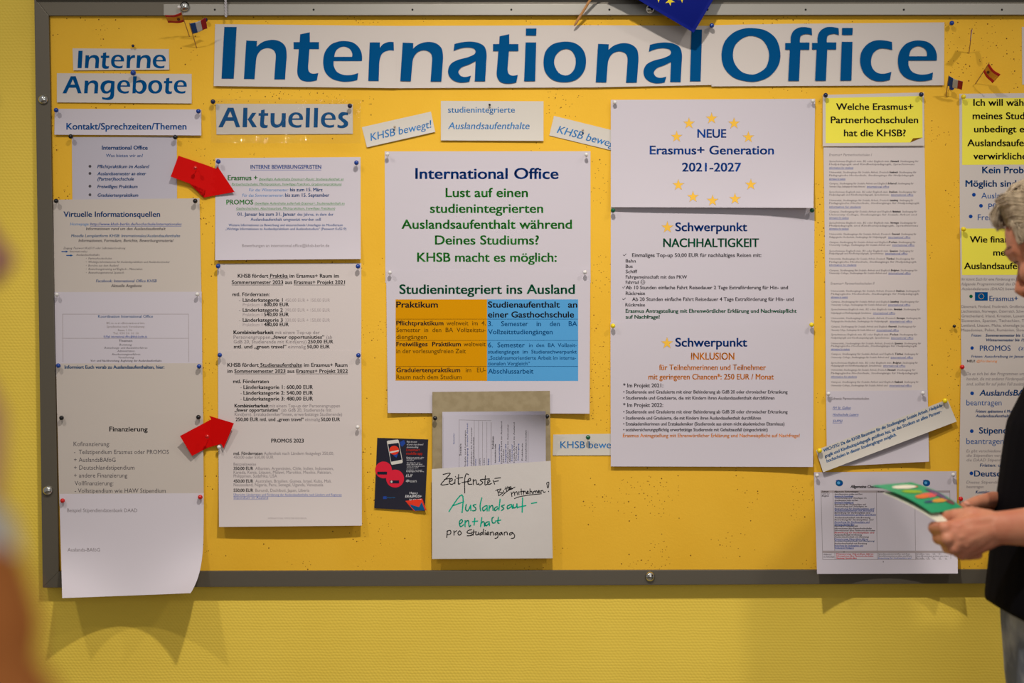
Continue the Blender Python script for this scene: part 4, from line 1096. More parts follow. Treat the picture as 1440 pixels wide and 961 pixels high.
T = .0048
for a in (
    (187, 64.5, 'navy', 'above the Interne sign', .0030, .006), (187.3, 102.5, 'blue', 'between the Interne and Angebote signs', .0056, .016),
    (79, 155, 'blue', 'at the left end of the Kontakt/Sprechzeiten/Themen strip'), (279, 156.5, 'blue', 'at the right end of the Kontakt/Sprechzeiten/Themen strip'),
    (99.5, 192, 'black', 'at the left top corner of the Was bieten wir an notice'), (246.5, 193, 'black', 'at the right top corner of the Was bieten wir an notice'),
    (79, 282.7, 'black', 'at the left top corner of the Virtuelle Informationsquellen notice'), (274.5, 282.8, 'black', 'at the right top corner of the Virtuelle Informationsquellen notice'),
    (80, 414.5, 'white', 'at the left top corner of the boxed contact notice'), (277.5, 414, 'white', 'at the right top corner of the boxed contact notice'),
    (82, 514.5, 'blue', 'at the left end of the Informiert Euch heading'), (280, 515.5, 'blue', 'at the right end of the Informiert Euch heading'),
    (86.5, 588, 'black', 'at the left top corner of the Finanzierung notice'), (279, 587, 'black', 'at the right top corner of the Finanzierung notice'),
    (88, 704.5, 'red', 'at the left top corner of the lowest left sheet'), (281.5, 699.5, 'red', 'at the right top corner of the lowest left sheet'),
    (299.5, 143, 'navy', 'at the left top corner of the Aktuelles sign'), (492, 149, 'navy', 'at the right top corner of the Aktuelles sign'),
    (307, 227.3, 'blue', 'touching the tip side of the upper red arrow'), (501.3, 229, 'blue', 'at the right top corner of the Bewerbungsfristen notice'),
    (306.7, 374.5, 'blue', 'at the left top corner of the 2021 Praktika notice'), (503.5, 374.8, 'blue', 'at the right top corner of the 2021 Praktika notice'),
    (309, 499.7, 'blue', 'at the left top corner of the 2022 Studienaufenthalte notice'), (504, 500, 'blue', 'at the right top corner of the 2022 Studienaufenthalte notice'),
    (308, 629, 'white', 'at the left edge of the PROMOS 2023 notice'), (503, 601, 'white', 'at the right top corner of the PROMOS 2023 notice'),
    (1001, 36, 'blue', 'at the top of the banner seam before the word Office'), (1338.5, 32.5, 'blue', 'just right of the banner top corner'),
    (274.5, 236, 'red', 'through the upper red arrow', .0040, .012, .034), (291.5, 614, 'red', 'through the lower red arrow', .0040, .012, .036),
    (555, 178.5, 'clear', 'on the tilted KHSB bewegt! strip', .0024, .007), (819.5, 183, 'clear', 'on the KHSB beweg strip beside the star sheet', .0024, .007),
    (688.5, 147.5, 'black', 'at the top of the studienintegrierte card', .0024, .006),
    (545, 217, 'white', 'at the left top corner of the International Office poster'), (824.5, 217.5, 'white', 'at the right top corner of the International Office poster'),
    (548.3, 383.5, 'white', 'at the left top corner of the Studienintegriert poster'), (822.5, 383, 'white', 'at the right top corner of the Studienintegriert poster'),
    (864.5, 144, 'white', 'at the left top corner of the gold star sheet'), (1143, 142, 'white', 'at the right top corner of the gold star sheet'),
    (862, 296, 'green', 'at the left top corner of the NACHHALTIGKEIT sheet'), (1142, 296, 'green', 'at the right top corner of the NACHHALTIGKEIT sheet'),
    (827, 615.5, 'green', 'on the level KHSB bewe strip'),
    (862, 458.5, 'yellow', 'at the left top corner of the INKLUSION sheet'), (1141.3, 457, 'yellow', 'at the right top corner of the INKLUSION sheet'),
    (611.8, 588.5, 'black', 'left of the hand-outs in the paper pocket', .0046, .013, .028), (769.3, 586, 'black', 'right of the hand-outs in the paper pocket', .0046, .013, .028),
    (1161, 134, 'navy', 'at the left top corner of the Welche sheet'), (1295.5, 133, 'navy', 'at the right top corner of the Welche sheet'),
    (1165, 554, 'white', 'at the left top corner of the Schweiz list sheet'), (1298, 553, 'white', 'at the right top corner of the Schweiz list sheet'),
    (1152.5, 634, 'yellow', 'at the low end of the slanting WICHTIG strip', .0052, .0135, .022), (1329, 564, 'yellow', 'at the high end of the slanting WICHTIG strip', .0052, .0135, .022),
    (1149, 669, 'white', 'at the left top corner of the checklist'), (1340.5, 668, 'white', 'at the right top corner of the checklist'),
    (1355, 136, 'yellow', 'at the top corner of the Ich will sheet'), (1355, 322.5, 'yellow', 'at the top corner of the Wie finan sheet'),
    (1353, 516.5, 'red', 'at the top corner of the lowest right-column sheet'), (1351, 702, 'red', 'just above the hands'),
    (1342, 459, 'black', 'alone on the yellow panel beside the right column', .0034, .008),
    (289, 28, 'navy', 'beside the red end of the mini tricolour flag', .0044, .010), (1338.5, 123.5, 'blue', 'in front of the mini tricolour flag near the banner end', .0052, .016),
    (251.8, 10.2, 'white', 'beside the nickel dome at the paper rail end', .0038, .010, .029)):
    pin(*a)

# ------------------------------------------------------------------ toothpick flags
wood = mat('toothpick_wood', (176, 132, 78), .7, 0, .2)
FL = dict(es=[((190, 28, 24), 0, .25), ((226, 150, 30), .25, .75), ((190, 28, 24), .75, 1)], fr=[((12, 70, 140), 0, .333), ((206, 206, 208), .333, .666), ((170, 24, 32), .666, 1)])


def mini_flag(kind, base, tip, hoist, fly, label, dep=.055, fdep=0.0):
    """base, tip: stick pixels; hoist: two pixels on the stick (top, bottom); fly: the two far pixels (top, bottom)"""
    L = math.hypot(tip[0] - base[0], tip[1] - base[1])
    dd = lambda p: PD + dep * math.hypot(p[0] - base[0], p[1] - base[1]) / L
    b, t = P(*base, PD - .003), P(*tip, PD + dep)
    o = thing('toothpick_flag', P(*base, PD), label, 'mini flag', 'mini flags on toothpicks')
    bm = bmesh.new(); tube(bm, [b, b.lerp(t, .9), t], [.0009, .0009, .0004], 8); frombm('stick', bm, wood, o)
    ms = [mat('flag_%s_%d' % (kind, i), c[0], .55, 0, .3) for i, c in enumerate(FL[kind])]
    h0, h1 = P(*hoist[0], dd(hoist[0])), P(*hoist[1], dd(hoist[1]))
    f0, f1 = P(*fly[0], dd(hoist[0]) + fdep), P(*fly[1], dd(hoist[1]) + fdep)
    nrm = (h1 - h0).cross(f0 - h0).normalized()
    if nrm.y > 0: nrm = -nrm
    nu, nv = 12, 12; vs = []; fs = []; ix = []
    for side in (0, 1):
        for j in range(nv + 1):
            for i in range(nu + 1):
                u, v = i / nu, j / nv
                p = h0.lerp(h1, v).lerp(f0.lerp(f1, v), u) + nrm * (.0022 * math.sin(u * 5 + v) * u - side * .0004)
                p += (h1 - h0) * (.10 * math.sin(u * math.pi * 1.0)) * (1 if kind == 'es' else .3)
                vs.append(p)
        for j in range(nv):
            for i in range(nu):
                k = side * (nu + 1) * (nv + 1) + j * (nu + 1) + i
                q = (k, k + nu + 1, k + nu + 2, k + 1); fs.append(q if side == 0 else q[::-1])
                w = (j + .5) / nv if kind == 'es' else (i + .5) / nu
                ix.append(next(n for n, c in enumerate(FL[kind]) if w < c[2] + 1e-6))
    N = (nu + 1) * (nv + 1); loop = [i for i in range(nu)] + [j * (nu + 1) + nu for j in range(nv)] + [nv * (nu + 1) + i for i in range(nu, 0, -1)] + [j * (nu + 1) for j in range(nv, 0, -1)]
    for k in range(len(loop)):
        a, b_ = loop[k], loop[(k + 1) % len(loop)]; fs.append((a, b_, b_ + N, a + N)); ix.append(0)
    c = pyd('flag_cloth', vs, fs, ms, o, True, ix)
    if kind == 'es':
        ctr = h0.lerp(h1, .5).lerp(f0.lerp(f1, .5), .3) + nrm * .0022 + (h1 - h0) * .08
        ux = (f0 - h0).normalized(); uy = (h1 - h0).normalized(); bm = bmesh.new()
        tube(bm, [ctr, ctr + nrm * .0006], [(.0030, .0036)] * 2, 12, uy); frombm('crest', bm, mat('crest_brown', (96, 52, 22), .6), c)
    return o


mini_flag('es', (267, 53), (254.5, 16), ((255.5, 17.2), (259.8, 30.3)), ((232, 22.5), (236.5, 32.5)), 'small red and yellow striped flag on a toothpick below the rail end', .06)
mini_flag('fr', (277, 69), (266, 32), ((266.8, 33.3), (271.2, 47.6)), ((289.5, 26.2), (291.6, 40.4)), 'small blue white and red flag on a toothpick near the Interne sign', .055)
mini_flag('fr', (1330, 137.3), (1334.3, 105.5), ((1334, 106.6), (1332.6, 120.6)), ((1353.8, 116), (1352.4, 127.2)), 'small blue white and red flag on a toothpick below the banner end', .05)
mini_flag('es', (1370.8, 119.4), (1391.4, 88), ((1390.6, 89.2), (1382.6, 100.6)), ((1406.4, 105.6), (1395.4, 117.4)), 'small red and yellow striped flag on a toothpick above the Ich will sheet', .055)
mini_flag('fr', (1362.3, 76.8), (1367.2, 39), ((1366.8, 41), (1365, 57)), ((1367.3, 42), (1365.4, 58)), 'small flag on a toothpick seen edge-on as a thin dark line', .055, .030)

# ------------------------------------------------------------------ the blue flag with stars hanging in from above
C0, E1, E2 = Vector((975.5, 46)), Vector((-.86, -.51)), Vector((.51, -.86))
eu = thing('stick_flag', P(808, 36, PD), 'dark blue flag with gold stars on a wooden stick hanging in at the top edge', 'flag')
bm = bmesh.new(); a, b = P(807.5, 36.5, PD + .012), P(907, -126, .125)
tube(bm, [a, a.lerp(b, .03), b], [.0012, .0026, .0026], 12); frombm('stick', bm, mat('skewer_wood', (196, 142, 88), .6, 0, .3), eu)
eud = lambda u, v: .052 + .045 * u + .012 * math.sin(3.2 * u + 1.2) + .008 * math.sin(4 * v)
def eup(x, y, lift=0.0):                      # x along the fly from the free corner, y along the hoist
    q = C0 + E1 * x + E2 * y; u, v = x / 145, y / 100
    return P(q.x, q.y, eud(u, v) + lift)
nu, nv = 26, 18; vs = []; fs = []
for th in (0, -.0005):
    for j in range(nv + 1):
        for i in range(nu + 1): vs.append(eup(145 * i / nu, 100 * j / nv, th))
N = (nu + 1) * (nv + 1)
for j in range(nv):
    for i in range(nu):
        k = j * (nu + 1) + i; q = (k, k + 1, k + nu + 2, k + nu + 1); fs += [q, tuple(N + w for w in q[::-1])]
loop = [i for i in range(nu)] + [j * (nu + 1) + nu for j in range(nv)] + [nv * (nu + 1) + i for i in range(nu, 0, -1)] + [j * (nu + 1) for j in range(nv, 0, -1)]
for k in range(len(loop)): a, b = loop[k], loop[(k + 1) % len(loop)]; fs.append((a, b, b + N, a + N))
cl = pyd('flag_cloth', vs, fs, mat('royal_blue_cloth', (8, 24, 118), .7, 0, .1), eu, True)
vs = []; fs = []
for i in range(12):
    a = i * math.pi / 6; cx, cy = 68 + 33 * math.cos(a), 50 + 33 * math.sin(a); b0 = len(vs)
    vs.append(eup(cx, cy, .0004))
    for k in range(10):
        rr = 7 if k % 2 == 0 else 2.8; t = math.pi * k / 5
        vs.append(eup(cx + rr * math.cos(t + math.pi / 2), cy + rr * math.sin(t + math.pi / 2), .0004))
    fs += [(b0, b0 + 1 + k, b0 + 1 + (k + 1) % 10) for k in range(10)]
pyd('star_ring', vs, fs, mat('flag_star_gold', (232, 208, 40), .5), cl)

# ------------------------------------------------------------------ the white twisted cord at the banner's corner
bm = bmesh.new()
for s_ in (0, math.pi):
    pts = []
    for i in range(60):
        t = i / 59; c = P(316.8 + 1.0 * t, -18 + 42 * t, FD + .0115 - .002 * t)
        pts.append(c + Vector((math.cos(t * 30 + s_) * .0016, math.sin(t * 30 + s_) * .0012, 0)))
    tube(bm, pts, .0012, 8)
tag(frombm('cord', bm, mat('white_cotton_cord', (200, 196, 200), .8), None, True), 'white twisted cord hanging over the metal rail above the banner', 'cord')
# ------------------------------------------------------------------ people
def remeshed(name, bm, mats, parent, voxel, smooth=6, factor=.5):
    """the closed shapes of bm fused into one continuous skin"""
    me = bpy.data.meshes.new(name); bmesh.ops.recalc_face_normals(bm, faces=bm.faces); bm.to_mesh(me); bm.free()
    tmp = bpy.data.objects.new('tmp', me); sc.collection.objects.link(tmp)
    m = tmp.modifiers.new('r', 'REMESH'); m.mode = 'VOXEL'; m.voxel_size = voxel; m.use_smooth_shade = True
    s = tmp.modifiers.new('s', 'SMOOTH'); s.iterations = smooth; s.factor = factor
    dg = bpy.context.evaluated_depsgraph_get()
    out = bpy.data.meshes.new_from_object(tmp.evaluated_get(dg))
    bpy.data.objects.remove(tmp); bpy.data.meshes.remove(me)
    out.name = name; out.materials.clear()
    return link(name, out, mats, parent, True)


def skin_material(name, base, red, fine=1.0):
    m = mat(name, base, .5, 0, .35, mix=(red, 26, 4, .42, .72))
    b = m.node_tree.nodes['Principled BSDF']
    b.inputs['Subsurface Weight'].default_value = .12; b.inputs['Subsurface Radius'].default_value = (.012, .005, .003); b.inputs['Subsurface Scale'].default_value = .5
    nt = m.node_tree; tc = nt.nodes.new('ShaderNodeTexCoord'); n = nt.nodes.new('ShaderNodeTexNoise'); n.inputs['Scale'].default_value = 330; n.inputs['Detail'].default_value = 3
    u = nt.nodes.new('ShaderNodeBump'); u.inputs['Strength'].default_value = .22 * fine; u.inputs['Distance'].default_value = .0012
    nt.links.new(tc.outputs['Object'], n.inputs['Vector']); nt.links.new(n.outputs['Fac'], u.inputs['Height']); nt.links.new(u.outputs['Normal'], b.inputs['Normal'])
    return m


class Frame:
    """a local frame: o + f*x + u*y + n*z in metres"""
    def __init__(s, o, f, u, n): s.o, s.f, s.u, s.n = Vector(o), Vector(f), Vector(u), Vector(n)
    def __call__(s, x, y, z): return s.o + s.f * x + s.u * y + s.n * z
    def M(s): return Matrix((s.f, s.u, s.n)).transposed()


def head_shapes(bm, H, k=1.0):
    """skull, jaw, brow, nose, lips and ears around the head frame H (f to the face, u up, n to the person's left)"""
    M = H.M(); B = lambda p, r, s=20: ball(bm, H(*[c * k for c in p]), tuple(c * k for c in r), s, M)
    B((-.012, .040, 0), (.098, .088, .076), 28)            # cranium
    B((.033, .034, 0), (.066, .076, .069), 24)             # forehead and face mass
    B((.040, -.035, 0), (.050, .062, .055), 24)            # mid face
    B((.056, -.083, 0), (.036, .026, .034), 20)            # chin
    B((-.046, -.020, 0), (.050, .060, .052), 20)           # nape
    B((.020, -.045, 0), (.060, .060, .056), 20)            # jaw mass
    for s in (-1, 1):
        tube(bm, [H(*[c * k for c in p]) for p in ((-.012, -.030, s * .060), (.000, -.068, s * .052), (.034, -.090, s * .032), (.060, -.094, s * .010))], [c * k for c in (.020, .020, .018, .016)], 12)
        tube(bm, [H(*[c * k for c in p]) for p in ((.060, .026, s * .054), (.083, .033, s * .036), (.094, .029, s * .012))], [c * k for c in (.011, .012, .011)], 12)     # brow
        B((.056, -.016, s * .042), (.028, .022, .023), 16)  # cheek bone
        B((.062, -.048, s * .028), (.025, .032, .024), 16)
        B((.0695, .006, s * .031), (.0125, .0120, .0140), 14)  # lids and eye
        # ear
        tube(bm, [H(*[c * k for c in p]) for p in ((-.006, .030, s * .077), (-.024, .026, s * .088), (-.030, .004, s * .089), (-.020, -.020, s * .083), (-.006, -.030, s * .075))], [c * k for c in (.006, .0065, .0065, .007, .007)], 10)
        B((-.012, .002, s * .077), (.016, .026, .008), 12)
        B((.098, -.030, s * .010), (.010, .009, .009), 12)  # nostril wings
    tube(bm, [H(*[c * k for c in p]) for p in ((.086, .022, 0), (.099, .000, 0), (.113, -.024, 0), (.106, -.034, 0))], [c * k for c in (.0085, .010, .0135, .010)], 14)   # nose
    for y, r in ((-.056, .0075), (-.066, .0085)):
        tube(bm, [H(*[c * k for c in p]) for p in ((.078, y, -.024), (.092, y + .001, -.011), (.096, y, 0), (.092, y + .001, .011), (.078, y, .024))], [c * k for c in (r * .5, r * .9, r, r * .9, r * .5)], 10)


def hand_shapes(bm, Hf, mcp, fingers, thumb, wrist_r=.024, k=1.0):
    """palm from the wrist frame Hf to four knuckles, then four fingers and a thumb as chains of joints"""
    for i, p in enumerate(mcp):
        st = Hf(.004, (.013, .004, -.006, -.014)[i], 0)
        tube(bm, [st, st.lerp(p, .5), p], [.0155 * k, .0145 * k, .0108 * k], 14)
    c = Vector((0, 0, 0))
    for p in mcp: c += p
    c /= 4
    mid = Hf(.004, 0, 0).lerp(c, .55); e = (c - Hf.o).normalized(); w = (mcp[0] - mcp[3]).normalized(); w = (w - e * w.dot(e)).normalized()
    ball(bm, mid, (.042 * k, .034 * k, .0165 * k), 18, Matrix((e, w, e.cross(w))).transposed())
    for ch, rad in fingers: tube(bm, ch, rad, 14); ball(bm, ch[-1], rad[-1], 12); [ball(bm, ch[q], rad[q] * 1.04, 12) for q in range(len(ch) - 1)]
    ch, rad = thumb; tube(bm, ch, rad, 14); ball(bm, ch[-1], rad[-1], 12); [ball(bm, ch[q], rad[q] * 1.03, 12) for q in range(len(ch) - 1)]


def nail(parent, p, n, f, m, w=.0055, l=.006):
    n = Vector(n).normalized(); f = Vector(f); f = (f - n * f.dot(n)).normalized(); s = n.cross(f)
    bm = bmesh.new(); ball(bm, p, (l, w, .0016), 14, Matrix((f, s, n)).transposed())
    return frombm('fingernail', bm, m, parent, True)


def strands(name, H, roots, m, parent, rad=.0011):
    """hair as many tapered locks in one mesh; roots = lists of head-frame points"""
    bm = bmesh.new()
    for pts in roots:
        P3 = [H(*p) for p in pts]; n = len(P3)
        tube(bm, P3, [rad * (1.0 - .75 * (i / (n - 1)) ** 2) for i in range(n)], 5)
    return frombm(name, bm, m, parent, True)


def hair_material(name, a, b):
    m = mat(name, a, .45, 0, .35, mix=(b, 90, 5, .35, .68))
    return m


def hair_on(H, rng, n, front, side, back, length, lift=.006, part=.02):
    """locks that start over the scalp and lie along it, swept to the side"""
    out = []
    cx, cy = -.012, .040
    for _ in range(n):
        a = rng.uniform(-math.pi, math.pi); e = rng.uniform(.12, 1.45)
        pts = []; s = 1 if math.sin(a) > 0 else -1
        L = length * rng.uniform(.7, 1.15)
        for q in range(6):
            t = q / 5; ee = e - t * L / .095; aa = a + rng.uniform(-.03, .03)
            lo = front if abs(aa) < 1.0 else side if abs(aa) < 1.9 else back
            ee = max(ee, lo)
            r = 1.0 + (lift + rng.uniform(0, .008)) / .08 * (.35 + .65 * t)
            pts.append((cx + .098 * r * math.cos(ee) * math.cos(aa), cy + .088 * r * math.sin(ee), .078 * r * math.cos(ee) * math.sin(aa)))
        if (Vector(pts[0]) - Vector(pts[-1])).length > .012: out.append(pts)
    return out


# ---- the reader at the right edge: stands along the wall, faces left, head bowed and turned to the board
DM = .55
man = thing('person', (P(1560, 700, DM).x, -DM, 0), 'grey-haired person in a black short-sleeved shirt reading a green leaflet, cut by the right edge', 'person')
skin = skin_material('ruddy_skin', (196, 132, 102), (184, 108, 82))
Fh = Vector((-.58, .68, -.45)).normalized(); S0 = Fh.cross(Vector((0, 0, 1))) * -1
Nh = Vector((0, 0, 1)).cross(Fh).normalized(); Uh = Fh.cross(Nh).normalized()
HC = P(1509, 346, DM + .02)
H = Frame(HC, Fh, Uh, Nh)
bm = bmesh.new()
head_shapes(bm, H)
nb = P(1566, 492, DM)
tube(bm, [H(-.028, -.02, 0), H(-.030, -.065, 0).lerp(nb, .25), nb.lerp(H(-.03, -.07, 0), .25), nb + Vector((.01, 0, -.05))], [.054, .053, .056, .068], 18)
# trunk under the shirt
zc = lambda py, px=1530: P(px, py, DM)
tube(bm, [zc(505, 1566), zc(560, 1545), zc(680, 1535), zc(800, 1528), zc(930, 1530)], [(.09, .08), (.165, .095), (.165, .105), (.155, .105), (.155, .10)], 24, flat=(1, 0, 0))
# near arm: shoulder, elbow, wrist, hand
SH, EL, WR = P(1578, 532, .735), P(1648, 735, .76), P(1399, 743, .645)
tube(bm, [SH, SH.lerp(EL, .3), SH.lerp(EL, .7), EL], [.056, .050, .043, .040], 18)
fa = [EL, EL.lerp(WR, .2), EL.lerp(WR, .45), EL.lerp(WR, .72), EL.lerp(WR, .9), WR]
tube(bm, fa, [(.040, .041), (.042, .044), (.038, .041), (.031, .034), (.024, .0285), (.0215, .0265)], 20, flat=(0, 0, 1))
ball(bm, EL, .041, 16)
W1 = Frame(WR, Vector((-.97, .0, -.22)).normalized(), Vector((-.22, 0, .97)).normalized(), (0, -1, 0))
mk = [P(1328, 743.5, .662), P(1332, 759, .668), P(1340, 771.5, .664), P(1353, 779.5, .652)]
fing = []
for i, p in enumerate(mk):
    l1, l2, l3 = ((.034, .024, .018), (.037, .026, .019), (.034, .024, .018), (.028, .019, .016))[i]
    a = p + Vector((-.006 + .004 * i, l1, -.004)); b = a + Vector((l2 * .85, l2 * .35, -.004)); c = b + Vector((l3 * .8, -l3 * .55, .002))
    r = (.0112, .0116, .0110, .0100)[i]
    fing.append(([p, a, b, c], [r, r * .93, r * .84, r * .72]))
tb = [P(1389, 731, .640), P(1366, 725.5, .636), P(1343, 726, .622), P(1326, 728, .604)]
hand_shapes(bm, W1, mk, fing, (tb, [.0165, .0150, .0118, .0098]))
ball(bm, P(1366, 736, .640), (.030, .020, .018), 16, W1.M())
ball(bm, P(1376, 764, .640), (.032, .017, .018), 16, W1.M())
for p in mk: ball(bm, p + Vector((-.001, -.003, .001)), .0112, 14)
# flesh between the metacarpals and the web between the knuckles
for p, q in zip(mk, mk[1:]):
    c_ = (p + q) / 2
    tube(bm, [W1(.006, 0, .003), W1(.006, 0, .003).lerp(c_, .5) + Vector((0, -.002, 0)), c_ + Vector((.004, -.001, 0))], [.017, .0158, .0112], 12)
    ball(bm, c_ + Vector((.002, .006, 0)), .0105, 12); ball(bm, c_ + Vector((.001, .020, 0)), .0100, 12)
# tendons over the back of the hand
for i, p in enumerate(mk[:3]): tube(bm, [W1(.012, .006 - .006 * i, .0125), p + Vector((.016, -.0085, .004))], [.0035, .0036], 8)
# far arm and hand
SH2, EL2, WR2 = P(1580, 532, .365), P(1612, 726, .285), P(1425, 711.5, .410)
tube(bm, [SH2, SH2.lerp(EL2, .3), SH2.lerp(EL2, .7), EL2], [.056, .050, .043, .040], 18)
tube(bm, [EL2, EL2.lerp(WR2, .25), EL2.lerp(WR2, .7), WR2], [(.040, .041), (.042, .043), (.031, .033), (.0215, .0255)], 18, flat=(0, 0, 1))
ball(bm, EL2, .041, 16)
W2 = Frame(WR2, Vector((-.99, -.12, -.05)).normalized(), Vector((-.05, 0, 1)).normalized(), (.12, -.99, 0))
mk2 = [P(1386, 706, .455), P(1385, 715, .445), P(1386, 724, .432), P(1390, 732, .420)]
fing2 = []
for i, p in enumerate(mk2):
    l1, l2, l3 = ((.030, .020, .016), (.033, .022, .017), (.030, .020, .016), (.024, .016, .014))[i]
    a = p + Vector((-l1 * .80, -.016, -.010)); b = a + Vector((-l2 * .35, -.014, -l2 * .5)); c = b + Vector((l3 * .35, -.008, -l3 * .7))
    r = (.0105, .0105, .0100, .0092)[i]
    fing2.append(([p, a, b, c], [r, r * .92, r * .82, r * .72]))
tb2 = [P(1415, 705, .440), P(1397, 702.5, .475), P(1374, 706.5, .515), P(1357, 713, .548)]
hand_shapes(bm, W2, mk2, fing2, (tb2, [.0155, .0140, .0112, .0092]))
body = remeshed('body', bm, skin, man, .0024, 9, .5)
nm_ = mat('fingernail', (214, 150, 128), .3, 0, .5)
for (ch, r), n_, f_ in ((fing2[0], (-.5, -.6, .6), None), ((tb2, [.0092] * 4), (0, -.7, .7), None), ((tb, [.0098] * 4), (-.2, .3, .9), None)):
    d = (ch[-1] - ch[-2]).normalized(); n3 = Vector(n_).normalized(); n3 = (n3 - d * n3.dot(d)).normalized()
    nail(body, ch[-1] + n3 * (r[-1] * .86) + d * .001, n3, d, nm_)
for s in (-1, 1):
    bm = bmesh.new(); ball(bm, H(.0715, .003, s * .031), .0108, 16); e = frombm('eyeball', bm, mat('eye_white', (222, 214, 206), .2, 0, .5), body, True)
    bm = bmesh.new(); ball(bm, H(.0800, -.001, s * .031), (.0028, .0050, .0050), 12, H.M()); frombm('iris', bm, mat('iris_grey_blue', (70, 84, 92), .2, 0, .5), e, True)
    bm = bmesh.new()
    tube(bm, [H(.0868, .013, s * .018), H(.0905, .0145, s * .030), H(.084, .0125, s * .044), H(.074, .008, s * .050)], [.0008, .0014, .0014, .0008], 6)
    frombm('eyelash', bm, mat('lash_brown', (60, 42, 34), .7), body, True)
    bm = bmesh.new(); rg = random.Random(5 + s)
    for q in range(46):
        t = q / 45; b0 = Vector(H(.101 - .034 * t ** 2, .032 + .004 * math.sin(t * 3), s * (.012 + .046 * t)))
        tube(bm, [b0, b0 + H.n * s * .006 + H.u * rg.uniform(.000, .004) + H.f * .0015], [.0007, .0002], 4)
    frombm('eyebrow', bm, mat('brow_grey_brown', (122, 100, 80), .7), body)
# hair: a full grey-blond side-swept head of hair with a loose fringe
rg = random.Random(3); locks = hair_on(H, rng=rg, n=1500, front=.60, side=-.15, back=-1.05, length=.10, lift=.010)
for i in range(640):                                            # the fringe, swept forward over the brow and the near temple
    s = rg.uniform(-.75, .86); e0 = rg.random()
    p0 = (-.045 + .06 * rg.random(), .128 - .02 * abs(s) + rg.uniform(-.004, .006), .045 * s)
    o_ = .006 + .013 * rg.random(); y1 = .074 + .018 * rg.random() - .010 * abs(s)
    p1 = (.020 + o_ * .3, .135 - .018 * abs(s) + o_ * .4, .062 * s); p2 = (.054 + o_ * .5, .114 - .016 * abs(s) + o_ * .3, .073 * s + .003)
    p3 = (.068 + o_ * .5, y1 + .020, .074 * s + .004 * rg.random()); p4 = (.070 + o_ * .5, y1 + .006 - .008 * rg.random(), .074 * s + .005 * rg.random())
    locks.append([p0, p1, p2, p3, p4])
for i in range(420):                                            # the near and far temples, combed back over the ears
    for s in (-1, 1):
        a = rg.random(); y0 = .05 + .05 * rg.random()
        locks.append([(.062 - .02 * a, y0 + .018, s * (.058 + .012 * a)), (.030 - .02 * a, y0 + .006, s * (.078 + .008 * rg.random())), (-.012 - .03 * a, y0 - .022, s * (.086 + .007 * rg.random())), (-.050 - .03 * a, y0 - .055, s * (.080 + .006 * rg.random()))])
hm = hair_material('grey_blond_hair', (206, 188, 160), (150, 132, 108))
hr = strands('hair', H, locks, hm, man, .0017)
bm = bmesh.new(); ball(bm, H(-.016, .046, 0), (.099, .089, .0775), 24, H.M())
cap_ = frombm('hair_underlayer', bm, hm, hr, True)
# shirt
black = mat('black_jersey', (9, 9, 15), .9, 0, .06, bump=(500, .3, .0008))
bm = bmesh.new()
def ring_loft(rows, d=DM, seg=36):
    """rows of (py, front px, back px, half width towards the room): ovals stacked by height"""
    rr = []
    for row in rows:
        py, fx, bx, hw = row[:4]; dz = P(fx, row[4], d).z - P(fx, py, d).z if len(row) > 4 else 0
        a, b = P(fx, py, d), P(bx, py, d); c = (a + b) / 2; rx = (b.x - a.x) / 2
        rr.append([bm.verts.new((c.x - rx * math.copysign(abs(math.cos(t)) ** .85, math.cos(t)), -d - hw * math.copysign(abs(math.sin(t)) ** .9, math.sin(t)), c.z + dz * (1 - math.cos(t)) / 2)) for t in (2 * math.pi * k / seg for k in range(seg))])
    for p, q in zip(rr, rr[1:]):
        for k in range(seg): bm.faces.new((p[k], p[(k + 1) % seg], q[(k + 1) % seg], q[k]))
    bm.faces.new(rr[0][::-1]); bm.faces.new(rr[-1])
ring_loft([(498, 1515, 1625, .085), (515, 1492, 1640, .15), (545, 1462, 1650, .19), (600, 1434, 1652, .20), (660, 1424, 1648, .195), (720, 1415, 1640, .185), (770, 1407, 1634, .18), (815, 1402, 1630, .18, 830), (840, 1399, 1632, .184, 905), (853, 1398.5, 1632, .185, 935)])
tube(bm, [SH + Vector((0, .03, .02)), SH.lerp(EL, .3), SH.lerp(EL, .62)], [.066, .066, .063], 20); ball(bm, SH, .069, 18); ball(bm, SH2, .069, 18)
tube(bm, [SH2 + Vector((0, -.03, .02)), SH2.lerp(EL2, .3), SH2.lerp(EL2, .62)], [.066, .066, .063], 20)
shirt = remeshed('shirt', bm, black, man, .005, 4, .5)
bm = bmesh.new()
cc = P(1566, 497, DM); tube(bm, [cc + Vector((.006, 0, -.015)), cc + Vector((0, 0, .012)), cc + Vector((-.008, 0, .032))], [.088, .078, .074], 24)
frombm('collar', bm, black, shirt, True)
# the hem drops towards the back: a slightly longer tail
# trousers and shoes
jeans = mat('grey_denim', (104, 112, 128), .9, 0, .1, bump=(700, .5, .001), mix=((162, 168, 178), 8, 4, .48, .60))
bm = bmesh.new()
ring_loft([(842, 1420, 1612, .165), (880, 1421, 1616, .168), (925, 1425, 1622, .172), (961, 1428, 1624, .175), (1000, 1432, 1622, .170)])
for s in (-1, 1):
    hx = P(1527, 1000, DM); kx = Vector((hx.x - .01, -DM + s * .095, .50)); ax = Vector((hx.x + .03, -DM + s * .095, .10))
    tube(bm, [Vector((hx.x, -DM + s * .085, hx.z)), Vector((hx.x, -DM + s * .09, hx.z - .2)), kx, ax + Vector((0, 0, .15)), ax + Vector((0, 0, -.045))], [(.095, .080), (.085, .078), (.066, .062), (.060, .056), (.062, .056)], 22, flat=(1, 0, 0))
remeshed('trousers', bm, jeans, man, .006, 4, .5)
